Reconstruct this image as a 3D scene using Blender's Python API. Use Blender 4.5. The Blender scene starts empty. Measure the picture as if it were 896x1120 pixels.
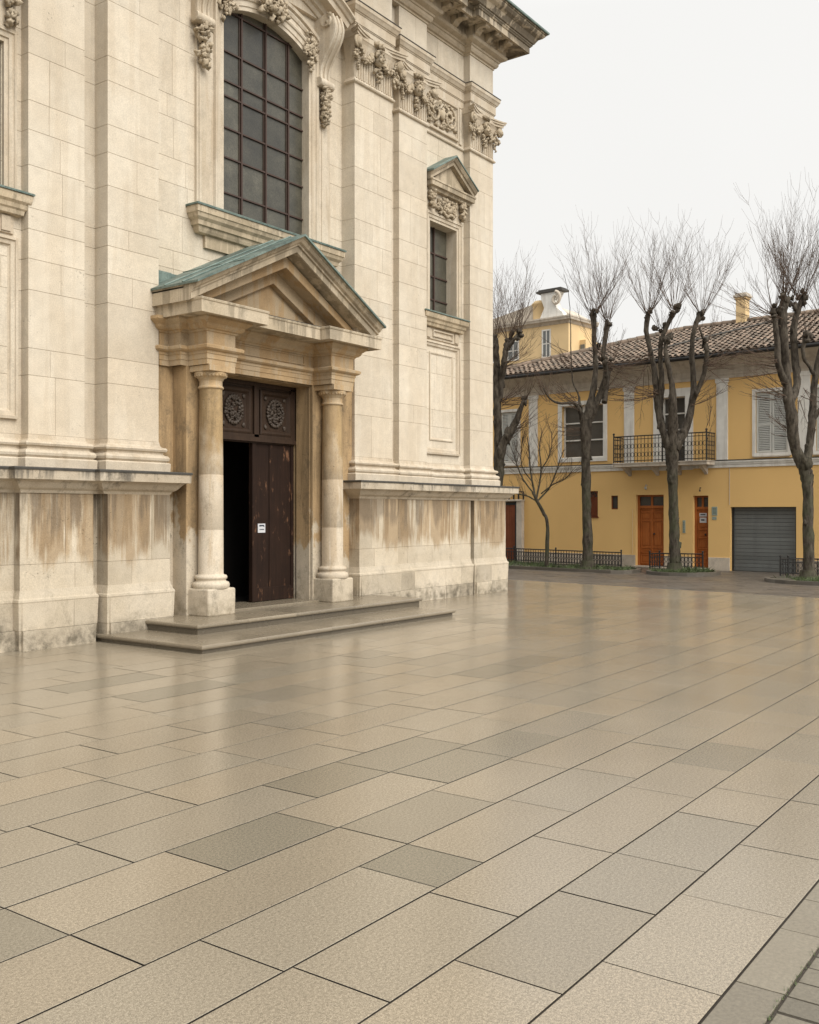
import bpy, bmesh, math, random
from mathutils import Vector, Matrix, noise
R = math.radians
scn = bpy.context.scene
COL = scn.collection

# ------------------------------------------------------------ camera, sky, sun, exposure
EYE = 1.65
HEAD = R(35.977)                      # heading of the camera, from the facade direction (+X) towards the church (+Y)
cam_d = bpy.data.cameras.new('camera')
cam = bpy.data.objects.new('camera', cam_d)
COL.objects.link(cam)
cam.location = (0, 0, EYE)
cam.rotation_euler = (R(90), 0, HEAD - R(90))
cam_d.sensor_fit = 'HORIZONTAL'
cam_d.sensor_width = 36
cam_d.lens = 36 * 1080 / 896
cam_d.clip_end = 3000
scn.camera = cam

SUN_EL, SUN_AZ = R(40), R(-100)        # azimuth from +X; the light comes from the right, behind the camera
sun_dir = Vector((math.cos(SUN_EL) * math.cos(SUN_AZ), math.cos(SUN_EL) * math.sin(SUN_AZ), math.sin(SUN_EL)))
world = bpy.data.worlds.new('World')
scn.world = world
world.use_nodes = True
wt = world.node_tree
wt.nodes.clear()
w_out = wt.nodes.new('ShaderNodeOutputWorld')
w_bg = wt.nodes.new('ShaderNodeBackground')
w_bg.inputs['Strength'].default_value = 0.1
sky = wt.nodes.new('ShaderNodeTexSky')
sky.sky_type = 'NISHITA'
sky.sun_disc = False
sky.sun_elevation = SUN_EL
sky.sun_rotation = math.atan2(sun_dir.x, sun_dir.y)
hsv = wt.nodes.new('ShaderNodeHueSaturation')
hsv.inputs['Saturation'].default_value = 0.15
wt.links.new(sky.outputs[0], hsv.inputs['Color'])
tc = wt.nodes.new('ShaderNodeTexCoord')
sep = wt.nodes.new('ShaderNodeSeparateXYZ')
wt.links.new(tc.outputs['Generated'], sep.inputs[0])
wr = wt.nodes.new('ShaderNodeValToRGB')   # overcast: brighter towards the zenith
wr.color_ramp.elements[0].position = 0.0
wr.color_ramp.elements[0].color = (0.405, 0.40, 0.388, 1)
wr.color_ramp.elements[1].position = 1.0
wr.color_ramp.elements[1].color = (0.98, 0.97, 0.95, 1)
e = wr.color_ramp.elements.new(0.45); e.color = (0.418, 0.415, 0.405, 1)
wt.links.new(sep.outputs['Z'], wr.inputs[0])
wn = wt.nodes.new('ShaderNodeTexNoise'); wn.inputs['Scale'].default_value = 2.2; wn.inputs['Detail'].default_value = 4
wt.links.new(tc.outputs['Generated'], wn.inputs['Vector'])
wmr = wt.nodes.new('ShaderNodeMapRange'); wmr.inputs['To Min'].default_value = 19.4; wmr.inputs['To Max'].default_value = 20.6
wt.links.new(wn.outputs['Fac'], wmr.inputs['Value'])
wm = wt.nodes.new('ShaderNodeVectorMath'); wm.operation = 'SCALE'
wt.links.new(wr.outputs[0], wm.inputs[0]); wt.links.new(wmr.outputs[0], wm.inputs['Scale'])
wmix = wt.nodes.new('ShaderNodeMix'); wmix.data_type = 'RGBA'
wmix.inputs[0].default_value = 0.94
wt.links.new(hsv.outputs[0], wmix.inputs[6]); wt.links.new(wm.outputs[0], wmix.inputs[7])
wt.links.new(wmix.outputs[2], w_bg.inputs['Color'])
wt.links.new(w_bg.outputs[0], w_out.inputs[0])

sl = bpy.data.lights.new('sun', 'SUN')
sl.energy = 2.7
sl.angle = R(48)
sl.color = (1.0, 0.96, 0.89)
so = bpy.data.objects.new('sun', sl)
so.rotation_euler = sun_dir.to_track_quat('Z', 'Y').to_euler()
COL.objects.link(so)

scn.view_settings.view_transform = 'Standard'
scn.view_settings.look = 'None'
scn.view_settings.gamma = 1.0
scn.view_settings.use_curve_mapping = False
scn.view_settings.exposure = 0.2
scn.cycles.max_bounces = 6

rng = random.Random(11)
CH, SH = math.cos(HEAD), math.sin(HEAD)
def at(px, py, F):
    """world point seen at photo pixel (px, py) at distance F along the camera's heading"""
    rt = (px - 448) / 1080 * F
    return Vector((CH * F + SH * rt, SH * F - CH * rt, EYE + (560 - py) / 1080 * F))

# ------------------------------------------------------------ materials
class NT:
    def __init__(s, name):
        s.m = bpy.data.materials.new(name); s.m.use_nodes = True
        s.t = s.m.node_tree; s.n = s.t.nodes; s.l = s.t.links
        s.b = s.n['Principled BSDF']
        s.co = s.n.new('ShaderNodeTexCoord').outputs['Object']
    def link(s, a, b): s.l.new(a, b)
    def noise(s, scale, detail=4, rough=.55, vec=None, stretch=None, dist=0):
        v = vec or s.co
        if stretch:
            mp = s.n.new('ShaderNodeMapping'); mp.inputs['Scale'].default_value = stretch
            s.link(v, mp.inputs[0]); v = mp.outputs[0]
        t = s.n.new('ShaderNodeTexNoise')
        t.inputs['Scale'].default_value = scale; t.inputs['Detail'].default_value = detail
        t.inputs['Roughness'].default_value = rough; t.inputs['Distortion'].default_value = dist
        s.link(v, t.inputs['Vector']); return t.outputs['Fac']
    def rng(s, v, a, b, c=0., d=1.):
        m = s.n.new('ShaderNodeMapRange'); m.interpolation_type = 'SMOOTHSTEP' if False else 'LINEAR'
        m.inputs['From Min'].default_value = a; m.inputs['From Max'].default_value = b
        m.inputs['To Min'].default_value = c; m.inputs['To Max'].default_value = d
        s.link(v, m.inputs['Value']); return m.outputs[0]
    def math(s, op, a, b=None, clamp=False):
        m = s.n.new('ShaderNodeMath'); m.operation = op; m.use_clamp = clamp
        for i, x in enumerate((a, b)):
            if x is None: continue
            if isinstance(x, (int, float)): m.inputs[i].default_value = x
            else: s.link(x, m.inputs[i])
        return m.outputs[0]
    def mix(s, f, a, b, mode='MIX'):
        m = s.n.new('ShaderNodeMix'); m.data_type = 'RGBA'; m.blend_type = mode
        for i, x in ((0, f), (6, a), (7, b)):
            if isinstance(x, (int, float)): m.inputs[i].default_value = x
            elif isinstance(x, tuple): m.inputs[i].default_value = (*x[:3], 1)
            else: s.link(x, m.inputs[i])
        return m.outputs[2]
    def attr(s, name):
        a = s.n.new('ShaderNodeAttribute'); a.attribute_name = name; return a.outputs['Fac']
    def z(s, axis='Z'):
        p = s.n.new('ShaderNodeSeparateXYZ'); s.link(s.co, p.inputs[0]); return p.outputs[axis]
    def scale(s, col, f):
        v = s.n.new('ShaderNodeVectorMath'); v.operation = 'SCALE'
        s.link(col, v.inputs[0])
        if isinstance(f, (int, float)): v.inputs['Scale'].default_value = f
        else: s.link(f, v.inputs['Scale'])
        return v.outputs[0]
    def bump(s, h, strength=.3, dist=.01, normal=None):
        b = s.n.new('ShaderNodeBump'); b.inputs['Strength'].default_value = strength; b.inputs['Distance'].default_value = dist
        s.link(h, b.inputs['Height'])
        if normal: s.link(normal, b.inputs['Normal'])
        return b.outputs[0]
    def done(s, col=None, rough=.8, nrm=None, metal=0., spec=None):
        if col is not None:
            if isinstance(col, tuple): s.b.inputs['Base Color'].default_value = (*col[:3], 1)
            else: s.link(col, s.b.inputs['Base Color'])
        if isinstance(rough, (int, float)): s.b.inputs['Roughness'].default_value = rough
        else: s.link(rough, s.b.inputs['Roughness'])
        s.b.inputs['Metallic'].default_value = metal
        if spec is not None: s.b.inputs['Specular IOR Level'].default_value = spec
        if nrm is not None: s.link(nrm, s.b.inputs['Normal'])
        return s.m

def stone(name, a, b, tint=.10, streaks=(), pits=.5, soot=0., damp=None, crust=None, rough=.86):
    """weathered limestone: a/b base colours; streaks: (colour, amount, z0, z1, seed); soot: black crust blotches;
    damp: (colour, ztop) staining at the foot; crust: (colour, z, softness) brown weathering above that height"""
    n = NT(name)
    big = n.noise(.9, 4, .6); mid = n.noise(6, 5, .6); fine = n.noise(70, 3, .6)
    col = n.mix(n.rng(big, .35, .65), a, b)
    if crust:
        cc, zc, sf = crust
        zz = n.math('ADD', n.z(), n.math('MULTIPLY', n.math('SUBTRACT', n.noise(2.6, 6, .62, stretch=(1, 1, .55)), .5), 4.2))
        fac = n.rng(zz, zc - sf, zc + sf)
        col2 = n.mix(n.rng(n.noise(5, 6, .65, stretch=(1, 1, .12)), .40, .6), cc, tuple(c * .6 for c in cc))
        col = n.mix(fac, col, col2)
    for (sc, amt, z0, z1, seed, *hs_) in streaks:
        hs_ = hs_[0] if hs_ else 3.4
        mp = n.n.new('ShaderNodeMapping'); mp.inputs['Location'].default_value = (seed, seed * 2, 0)
        n.link(n.co, mp.inputs[0])
        s1 = n.noise(hs_, 6, .62, vec=mp.outputs[0], stretch=(1, 1, .09), dist=.3)
        s2 = n.noise(13, 4, .6, vec=mp.outputs[0], stretch=(1, 1, .05))
        edge = n.math('ADD', n.z(), n.math('MULTIPLY', n.math('SUBTRACT', n.noise(4, 5, .6, vec=mp.outputs[0], stretch=(1, 1, .15)), .5), 1.1))
        m = n.math('MULTIPLY', n.rng(edge, z0 - .04, z0 + .12), n.rng(edge, z1 + .02, z1 - .02) if z1 < 90 else 1.0)
        f = n.math('MULTIPLY', n.rng(n.math('ADD', n.math('MULTIPLY', s1, .75), n.math('MULTIPLY', s2, .25)), .475, .515), m)
        col = n.mix(n.math('MULTIPLY', f, amt), col, sc)
    if soot:
        s3 = n.noise(5.5, 6, .7, stretch=(1, 1, .5))
        s4 = n.noise(26, 4, .7)
        f = n.math('MULTIPLY', n.rng(n.math('ADD', n.math('MULTIPLY', s3, .7), n.math('MULTIPLY', s4, .3)), .52, .66), soot)
        col = n.mix(f, col, (.07, .06, .045))
    if damp:
        dc, zt = damp
        zz = n.math('ADD', n.z(), n.math('MULTIPLY', n.math('SUBTRACT', n.noise(2.2, 6, .65, stretch=(1, 1, 1.6)), .5), 1.0))
        g = n.math('MULTIPLY', n.rng(zz, zt, zt - .25), n.rng(n.noise(7, 6, .65), .38, .62))
        col = n.mix(n.math('MULTIPLY', g, .85), col, dc)
    f = n.math('ADD', n.math('MULTIPLY', n.attr('tint'), tint), 1.0)
    f = n.math('MULTIPLY', f, n.rng(mid, .2, .8, .90, 1.10))
    f = n.math('MULTIPLY', f, n.rng(fine, .35, .65, .90, 1.10))
    pit = n.rng(n.noise(38, 2, .5), .66, .72)
    patch = n.rng(n.noise(1.7, 3, .5), .5, .62)
    pf = n.math('MULTIPLY', n.math('MULTIPLY', pit, patch), pits)
    col = n.scale(col, f)
    col = n.mix(pf, col, n.scale(col, .55))
    h = n.math('SUBTRACT', n.math('ADD', n.math('MULTIPLY', mid, .6), n.math('MULTIPLY', fine, .5)), n.math('MULTIPLY', pf, .8))
    return n.done(col, rough, n.bump(h, .45, .006), spec=.3)

CREAM_A, CREAM_B = (.605, .54, .44), (.56, .485, .38)
M = {}
M['ashlar'] = stone('pale_limestone', CREAM_A, CREAM_B, .04, streaks=[((.44, .355, .25), .22, 2.3, 99, 3, 2.)], pits=.9)
M['trim'] = stone('carved_limestone', (.58, .51, .41), (.50, .425, .325), .05, streaks=[((.36, .27, .17), .3, 2.3, 99, 8)], pits=.5, soot=.25)
M['carving'] = stone('weathered_carving', (.50, .42, .31), (.37, .30, .21), .1, pits=.6, soot=.8)
M['cornice'] = stone('cornice_limestone', (.52, .44, .33), (.42, .34, .24), .1, streaks=[((.09, .075, .055), .75, 11.3, 99, 5)], pits=.4, soot=.35)
M['sill'] = stone('sill_limestone', (.54, .45, .33), (.46, .37, .25), .1, streaks=[((.26, .21, .14), .5, 2, 99, 12)], pits=.5, soot=.5)
M['socle'] = stone('stained_socle_limestone', (.54, .475, .375), (.46, .39, .29), .10,
                   streaks=[((.33, .24, .145), .8, 1.0, 99, 1, 1.9), ((.25, .175, .10), .75, 1.15, 99, 21, 2.6), ((.15, .115, .08), .6, 1.45, 99, 33, 5.)], pits=1.3, soot=.22)
M['socle_foot'] = stone('socle_foot_limestone', (.53, .465, .37), (.45, .385, .29), .10, pits=.8, soot=.3, damp=((.13, .11, .078), .33))
M['ledge'] = stone('ledge_limestone', (.52, .46, .37), (.42, .35, .26), .1, streaks=[((.10, .09, .075), .75, 2.07, 99, 4)], pits=.6, soot=.7)
M['mortar'] = stone('mortar', (.36, .30, .225), (.30, .25, .18), 0)
M['portal'] = stone('portal_sandstone', (.54, .47, .37), (.45, .38, .28), .10, crust=((.41, .285, .155), 1.35, .12), pits=1.3, soot=.55, damp=((.24, .20, .14), .5))
M['portal_up'] = stone('portal_upper_sandstone', (.45, .32, .18), (.37, .25, .135), .1, streaks=[((.44, .37, .27), .5, 1, 99, 6)], pits=.7, soot=.25)
M['column'] = stone('column_limestone', (.55, .48, .38), (.48, .40, .30), .10, crust=((.42, .295, .155), 2.3, .6), streaks=[((.36, .26, .155), .5, .8, 99, 7, 2.6)], pits=1.4, soot=.35)
M['pediment'] = stone('pediment_limestone', (.52, .44, .33), (.43, .355, .25), .1, streaks=[((.16, .13, .09), .5, 4.2, 99, 9)], pits=.6, soot=.4)

def wood(name, a, b, rough=.55, bump=.3, wear=0.):
    n = NT(name)
    g = n.noise(26, 6, .65, stretch=(1, 1, .06), dist=.4)
    col = n.mix(n.rng(g, .3, .7), a, b)
    col = n.scale(col, n.rng(n.noise(2.5, 3), .2, .8, .75, 1.25))
    if wear:
        w = n.math('MULTIPLY', n.rng(n.noise(9, 6, .7, stretch=(1, 1, .35)), .58, .68), wear)
        col = n.mix(w, col, (.20, .10, .055))
    return n.done(col, rough, n.bump(g, bump, .004), spec=.2)
M['dark_wood'] = wood('dark_church_oak', (.030, .018, .012), (.050, .030, .019), .55)
M['leaf_wood'] = wood('worn_door_oak', (.014, .007, .0045), (.026, .0125, .0075), .75, wear=.8)
M['orange_wood'] = wood('varnished_wood', (.42, .135, .035), (.28, .085, .022), .4)
M['red_wood'] = wood('gate_wood', (.20, .06, .025), (.13, .038, .016), .5)

def plain(name, c, rough=.6, metal=0., var=.15, scale=8., bump=.1, spec=None, streak=None):
    n = NT(name)
    v = n.noise(scale, 5, .6)
    rgb = n.n.new('ShaderNodeRGB'); rgb.outputs[0].default_value = (*c, 1)
    col = n.scale(rgb.outputs[0], n.math('MULTIPLY', n.rng(v, .2, .8, 1 - var, 1 + var), n.math('ADD', n.math('MULTIPLY', n.attr('tint'), .15), 1.)))
    if streak:
        s1 = n.noise(5, 6, .6, stretch=(1, 1, .1))
        col = n.mix(n.math('MULTIPLY', n.rng(s1, .5, .62), streak[1]), col, streak[0])
    return n.done(col, rough, n.bump(v, bump, .004), metal, spec)
M['iron'] = plain('dark_wrought_iron', (.022, .021, .02), .55, .2)
M['bar'] = plain('rusty_glazing_bar', (.050, .026, .018), .6)
M['lead'] = plain('dark_lead_flashing', (.055, .050, .042), .7, 0, .35, 12)
M['void'] = plain('unlit_interior_dark', (.012, .010, .008), .9)  # near-black colour puts the darkness of the unlit room into its walls
M['white_paper'] = plain('white_notice_card', (.55, .56, .58), .5, 0, .04)
M['ink'] = plain('dark_blue_ink', (.012, .018, .035), .6)
M['yellow'] = plain('ochre_render', (.72, .465, .18), .88, 0, .06, .6, .15)
M['yellow_far'] = plain('pale_ochre_render', (.68, .50, .27), .88, 0, .08, 2.)
M['white_plaster'] = plain('white_plaster_trim', (.70, .68, .63), .85, 0, .12, 5., streak=((.48, .44, .38), .45))
M['frieze'] = plain('greyish_eaves_plaster', (.52, .46, .38), .85, 0, .25, 3., streak=((.32, .26, .20), .5))
M['shutter'] = plain('grey_painted_shutter', (.50, .50, .465), .6, 0, .08)
M['pane_dark'] = plain('dark_window_pane', (.07, .064, .055), .18, 0, .3, 3)
M['garage'] = plain('grey_garage_steel', (.145, .152, .146), .5, .1, .12, 2., streak=((.11, .115, .11), .4))
M['plaque'] = plain('pale_green_plaque', (.26, .31, .26), .5)
M['travertine'] = stone('townhouse_plinth_stone', (.48, .42, .34), (.36, .30, .23), .15, pits=.8, soot=.3)
M['copper'] = None

n = NT('verdigris_copper')
pat = n.noise(5, 6, .65)
c = n.mix(n.rng(pat, .35, .65), (.10, .145, .13), (.20, .255, .225))
c = n.mix(n.rng(n.noise(30, 4, .6), .55, .7), c, (.07, .085, .075))
c = n.scale(c, n.math('ADD', n.math('MULTIPLY', n.attr('tint'), .2), 1.))
M['copper'] = n.done(c, .55, n.bump(pat, .2, .005), .15)

n = NT('leaded_church_glass')
g1 = n.noise(55, 3, .7); g2 = n.noise(4, 3)
c = n.mix(n.rng(g2, .3, .7), (.040, .038, .028), (.078, .072, .053))
c = n.scale(c, n.math('MULTIPLY', n.rng(g1, .25, .75, .45, 1.55), n.math('ADD', n.math('MULTIPLY', n.attr('tint'), .25), 1.)))
M['glass'] = n.done(c, .36, n.bump(g1, .5, .004), 0, .7)

n = NT('wet_granite_slab')
t = n.attr('tint'); w2 = n.attr('warm')
c = n.mix(n.rng(w2, -1, 1), (.236, .203, .152), (.256, .212, .152))
c = n.mix(n.rng(t, -.9, -2.4), c, (.19, .168, .124))
c = n.scale(c, n.math('ADD', n.math('MULTIPLY', t, .06), 1.0))
gr = n.noise(75, 5, .85); gr2 = n.noise(240, 2, .6); bl = n.noise(.45, 4, .6); st = n.noise(1.6, 4, .5)
c = n.scale(c, n.math('MULTIPLY', n.rng(gr, .40, .60, .74, 1.26), n.rng(gr2, .38, .62, .74, 1.26)))
c = n.scale(c, n.math('MULTIPLY', n.rng(bl, .3, .7, .95, 1.05), n.rng(st, .25, .75, .97, 1.03)))
rg = n.rng(bl, .3, .7, .17, .23)
rg = n.math('ADD', rg, n.math('MULTIPLY', t, -.02))
hh = n.math('ADD', n.math('MULTIPLY', gr, .7), n.math('MULTIPLY', gr2, .5))
M['slab'] = n.done(c, rg, n.bump(hh, .12, .003), 0, .5)

def rough_ground(name, a, b, rough=.5, s=60):
    n = NT(name)
    g = n.noise(s, 4, .7); l = n.noise(.8, 5, .6)
    c = n.mix(n.rng(l, .3, .7), a, b)
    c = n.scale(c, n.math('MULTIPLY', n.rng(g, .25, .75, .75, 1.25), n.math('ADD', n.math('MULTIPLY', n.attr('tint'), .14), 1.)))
    return n.done(c, n.rng(l, .3, .7, rough - .1, rough + .12), n.bump(g, .35, .005))
M['joint'] = rough_ground('dirty_joint_bed', (.036, .029, .021), (.050, .040, .029), .9, 30)
M['sett'] = rough_ground('grey_sett_stone', (.165, .145, .108), (.125, .11, .082), .55)
M['border'] = rough_ground('grey_border_stone', (.205, .180, .135), (.165, .142, .105), .5)
M['road'] = rough_ground('brown_grey_street_paving', (.115, .095, .075), (.085, .072, .058), .42, 25)
M['step'] = rough_ground('wet_step_stone', (.235, .195, .14), (.18, .15, .108), .24, 45)
M['kerb'] = rough_ground('dark_kerb_stone', (.12, .105, .085), (.09, .08, .065), .5)
M['earth'] = rough_ground('ground_earth', (.10, .09, .065), (.08, .07, .05), .9, 12)
M['grass'] = plain('grass_blades', (.065, .09, .03), .7, 0, .5, 14.)

n = NT('tree_bark')
g = n.noise(14, 6, .7, stretch=(1, 1, .35)); l = n.noise(3, 5, .65)
c = n.mix(n.rng(g, .38, .62), (.030, .024, .018), (.105, .088, .068))
zz = n.math('ADD', n.z(), n.math('MULTIPLY', l, 3.))
c = n.mix(n.math('MULTIPLY', n.math('MULTIPLY', n.rng(zz, 5.2, 3.4), n.rng(l, .42, .6)), .6), c, (.062, .070, .036))
M['bark'] = n.done(c, .9, n.bump(g, .8, .02), 0, .2)
M['twig'] = plain('bare_twig', (.10, .068, .048), .85, 0, .2, 2., spec=.2)

n = NT('clay_roof_tile')
c = n.mix(n.rng(n.attr('tint'), -1.5, 1.5), (.105, .078, .058), (.235, .175, .13))
c = n.mix(n.rng(n.noise(3.5, 5, .7), .5, .66), c, (.085, .078, .062))
c = n.scale(c, n.rng(n.noise(30, 4, .6), .25, .75, .8, 1.2))
c = n.scale(c, 1.2)
M['tile'] = n.done(c, .85, None, 0, .3)

# ------------------------------------------------------------ mesh helpers
class MB:
    def __init__(s): s.v = []; s.f = []; s.t = []; s.w = []; s.s = []
    def add(s, vs, fs, tint=0., smooth=False, warm=0.):
        k = len(s.v); s.v += [tuple(p) for p in vs]
        for f in fs:
            s.f.append([i + k for i in f]); s.t.append(tint); s.w.append(warm); s.s.append(smooth)
    def box(s, x0, x1, y0, y1, z0, z1, tint=0.):
        s.add([(x0, y0, z0), (x1, y0, z0), (x1, y1, z0), (x0, y1, z0), (x0, y0, z1), (x1, y0, z1), (x1, y1, z1), (x0, y1, z1)],
              [(0, 3, 2, 1), (4, 5, 6, 7), (0, 1, 5, 4), (1, 2, 6, 5), (2, 3, 7, 6), (3, 0, 4, 7)], tint)
    def prism_y(s, poly, y0, y1, tint=0.):
        k = len(poly); a = [(x, y0, z) for x, z in poly] + [(x, y1, z) for x, z in poly]
        s.add(a, [list(range(k)), list(range(2 * k - 1, k - 1, -1))] + [(i, (i + 1) % k, (i + 1) % k + k, i + k) for i in range(k)], tint)
    def prism_x(s, poly, x0, x1, tint=0., smooth=False):
        k = len(poly); a = [(x0, y, z) for y, z in poly] + [(x1, y, z) for y, z in poly]
        s.add(a, [list(range(k)), list(range(2 * k - 1, k - 1, -1))], tint)
        s.add(a, [(i, (i + 1) % k, (i + 1) % k + k, i + k) for i in range(k)], tint, smooth)
    def prism_z(s, poly, z0, z1, tint=0.):
        k = len(poly); a = [(x, y, z0) for x, y in poly] + [(x, y, z1) for x, y in poly]
        s.add(a, [list(range(k)), list(range(2 * k - 1, k - 1, -1))] + [(i, (i + 1) % k, (i + 1) % k + k, i + k) for i in range(k)], tint)
    def sweep(s, plan, prof, cap=True, tint=0., smooth=False, back=.06):
        """moulding: profile (out, z) carried along the plan polyline; outward = right-hand side of travel"""
        prof = [(-back, prof[0][1])] + list(prof) + [(-back, prof[-1][1])]
        P = [Vector(p) for p in plan]; N = []
        for i in range(len(P) - 1):
            d = (P[i + 1] - P[i]).normalized(); N.append(Vector((d.y, -d.x)))
        mit = []
        for i in range(len(P)):
            if i == 0: mit.append(N[0])
            elif i == len(P) - 1: mit.append(N[-1])
            else: mit.append((N[i - 1] + N[i]) / (1 + N[i - 1].dot(N[i])))
        k = len(prof); vs = []
        for p, m in zip(P, mit):
            for o, zz in prof: vs.append((p.x + m.x * o, p.y + m.y * o, zz))
        fs = []
        for i in range(len(P) - 1):
            for j in range(k - 1): fs.append((i * k + j, (i + 1) * k + j, (i + 1) * k + j + 1, i * k + j + 1))
            fs.append((i * k + k - 1, (i + 1) * k + k - 1, (i + 1) * k, i * k))
        s.add(vs, fs, tint, smooth)
        if cap: s.add(vs, [list(range(k)), list(range((len(P) - 1) * k, len(P) * k))], tint)
    def fsweep(s, path, prof, y0, vertical=False, closed=False, tint=0., back=.05):
        """moulding on a wall face: path in (x, z), profile (w to the left of travel, p towards the viewer)"""
        prof = [(prof[0][0], -back)] + list(prof) + [(prof[-1][0], -back)]
        P = [Vector(p) for p in path]; m = len(P); N = []
        rngi = range(m if closed else m - 1)
        for i in rngi:
            d = (P[(i + 1) % m] - P[i]).normalized(); N.append(Vector((-d.y, d.x)))
        mit = []
        for i in range(m):
            if closed: a, b = N[i - 1], N[i]
            elif i == 0: a = b = N[0]
            elif i == m - 1: a = b = N[-1]
            else: a, b = N[i - 1], N[i]
            q = (a + b) / (1 + a.dot(b))
            if vertical and not closed and i in (0, m - 1): q = Vector((0, 1 / a.y))
            mit.append(q)
        k = len(prof); vs = []
        for p, q in zip(P, mit):
            for w, o in prof: vs.append((p.x + q.x * w, y0 - o, p.y + q.y * w))
        fs = []
        for i in rngi:
            j2 = (i + 1) % m
            for j in range(k): fs.append((i * k + j, j2 * k + j, j2 * k + (j + 1) % k, i * k + (j + 1) % k))
        s.add(vs, fs, tint)
        if not closed: s.add(vs, [list(range(k)), list(range((m - 1) * k, m * k))], tint)
    def tube(s, pts, rad, n=8, tint=0., smooth=True, caps=True):
        P = [Vector(p) for p in pts]; m = len(P)
        if not isinstance(rad, (list, tuple)): rad = [rad] * m
        d = (P[1] - P[0]).normalized()
        u = d.cross(Vector((0, 0, 1)) if abs(d.z) < .9 else Vector((1, 0, 0))).normalized()
        vs = []
        for i in range(m):
            if i == 0: d = P[1] - P[0]
            elif i == m - 1: d = P[-1] - P[-2]
            else: d = P[i + 1] - P[i - 1]
            d = d.normalized(); u = (u - d * u.dot(d)).normalized(); w = d.cross(u)
            for j in range(n):
                a = 2 * math.pi * j / n
                vs.append(P[i] + (u * math.cos(a) + w * math.sin(a)) * rad[i])
        fs = [(i * n + j, i * n + (j + 1) % n, (i + 1) * n + (j + 1) % n, (i + 1) * n + j) for i in range(m - 1) for j in range(n)]
        s.add(vs, fs, tint, smooth)
        if caps: s.add([vs[j] for j in range(n)] + [vs[(m - 1) * n + j] for j in range(n)], [list(range(n)), list(range(n, 2 * n))], tint)
    def lathe(s, cx, cy, prof, n=32, tint=0., smooth=True):
        vs = [(cx + r * math.cos(2 * math.pi * j / n), cy + r * math.sin(2 * math.pi * j / n), z) for r, z in prof for j in range(n)]
        m = len(prof)
        s.add(vs, [(i * n + j, i * n + (j + 1) % n, (i + 1) * n + (j + 1) % n, (i + 1) * n + j) for i in range(m - 1) for j in range(n)], tint, smooth)
        s.add([vs[j] for j in range(n)] + [vs[(m - 1) * n + j] for j in range(n)], [list(range(n)), list(range(n, 2 * n))], tint)
    def blob(s, c, r, rg, rough=.15, rot=None, tint=0.):
        c = Vector(c); r = (r, r, r) if isinstance(r, (int, float)) else r
        off = Vector((rg.random() * 50, rg.random() * 50, rg.random() * 50))
        rot = rot or Matrix.Rotation(rg.uniform(-.6, .6), 3, 'Y')
        vs = []
        for v in ICO_V:
            k = 1 + rough * 2.5 * noise.noise(v * 1.8 + off)
            vs.append(c + rot @ Vector((v.x * r[0] * k, v.y * r[1] * k, v.z * r[2] * k)))
        s.add(vs, ICO_F, tint, True)

_b = bmesh.new(); bmesh.ops.create_icosphere(_b, subdivisions=2, radius=1)
ICO_V = [v.co.copy() for v in _b.verts]; ICO_F = [[v.index for v in f.verts] for f in _b.faces]; _b.free()

def link(o, parent=None, shift=True):
    COL.objects.link(o)
    if parent:
        o.parent = parent
        if parent.type == 'EMPTY' and shift and not parent.get('_local'): o.location = -parent.location
    return o
def build(mb, name, mat, parent=None, bevel=None, shift=True):
    me = bpy.data.meshes.new(name)
    me.from_pydata(mb.v, [], mb.f)
    bm = bmesh.new(); bm.from_mesh(me)
    bmesh.ops.recalc_face_normals(bm, faces=bm.faces)
    bm.to_mesh(me); bm.free()
    for nm, arr in (('tint', mb.t), ('warm', mb.w)):
        if any(arr):
            a = me.attributes.new(nm, 'FLOAT', 'FACE'); a.data.foreach_set('value', arr)
    me.polygons.foreach_set('use_smooth', mb.s)
    me.materials.append(mat); me.update()
    o = bpy.data.objects.new(name, me)
    link(o, parent, shift)
    if bevel:
        b = o.modifiers.new('bevel', 'BEVEL'); b.width = bevel; b.segments = 2; b.limit_method = 'ANGLE'; b.angle_limit = R(40)
    return o
def tag(o, label=None, cat=None, group=None, kind=None):
    if label: o['label'] = label
    if cat: o['category'] = cat
    if group: o['group'] = group
    if kind: o['kind'] = kind
    return o
def thing(name, loc, label, cat, group=None, rz=0, local=False):
    o = bpy.data.objects.new(name, None); COL.objects.link(o)
    o.location = loc; o.rotation_euler = (0, 0, rz); o.empty_display_size = .3
    if local: o['_local'] = 1
    return tag(o, label, cat, group)

# ------------------------------------------------------------ the ground
g = MB(); g.add([(-700, -700, -.012), (900, -700, -.012), (900, 900, -.012), (-700, 900, -.012)], [(0, 1, 2, 3)])
tag(build(g, 'ground', M['earth']), kind='structure')
YD = Vector((.0773, .997)); YN = Vector((.997, -.0773))    # the townhouse front and its inward normal
def bx(y): return 19.30 + (y - 0) * .1375                   # far edge of the slab paving (x at y)
g = MB(); g.add([(bx(-40), -40, -.006), (60, -40, -.006), (60, 60, -.006), (bx(60), 60, -.006)], [(0, 1, 2, 3)])
# plaza bed under the slabs
tag(build(g, 'road', M['road']), kind='structure')
g = MB(); g.add([(-14, -12, -.008), (bx(-12), -12, -.008), (bx(14), 14, -.008), (-14, 14, -.008)], [(0, 1, 2, 3)])
tag(build(g, 'paving_bed', M['joint']), kind='structure')

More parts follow.
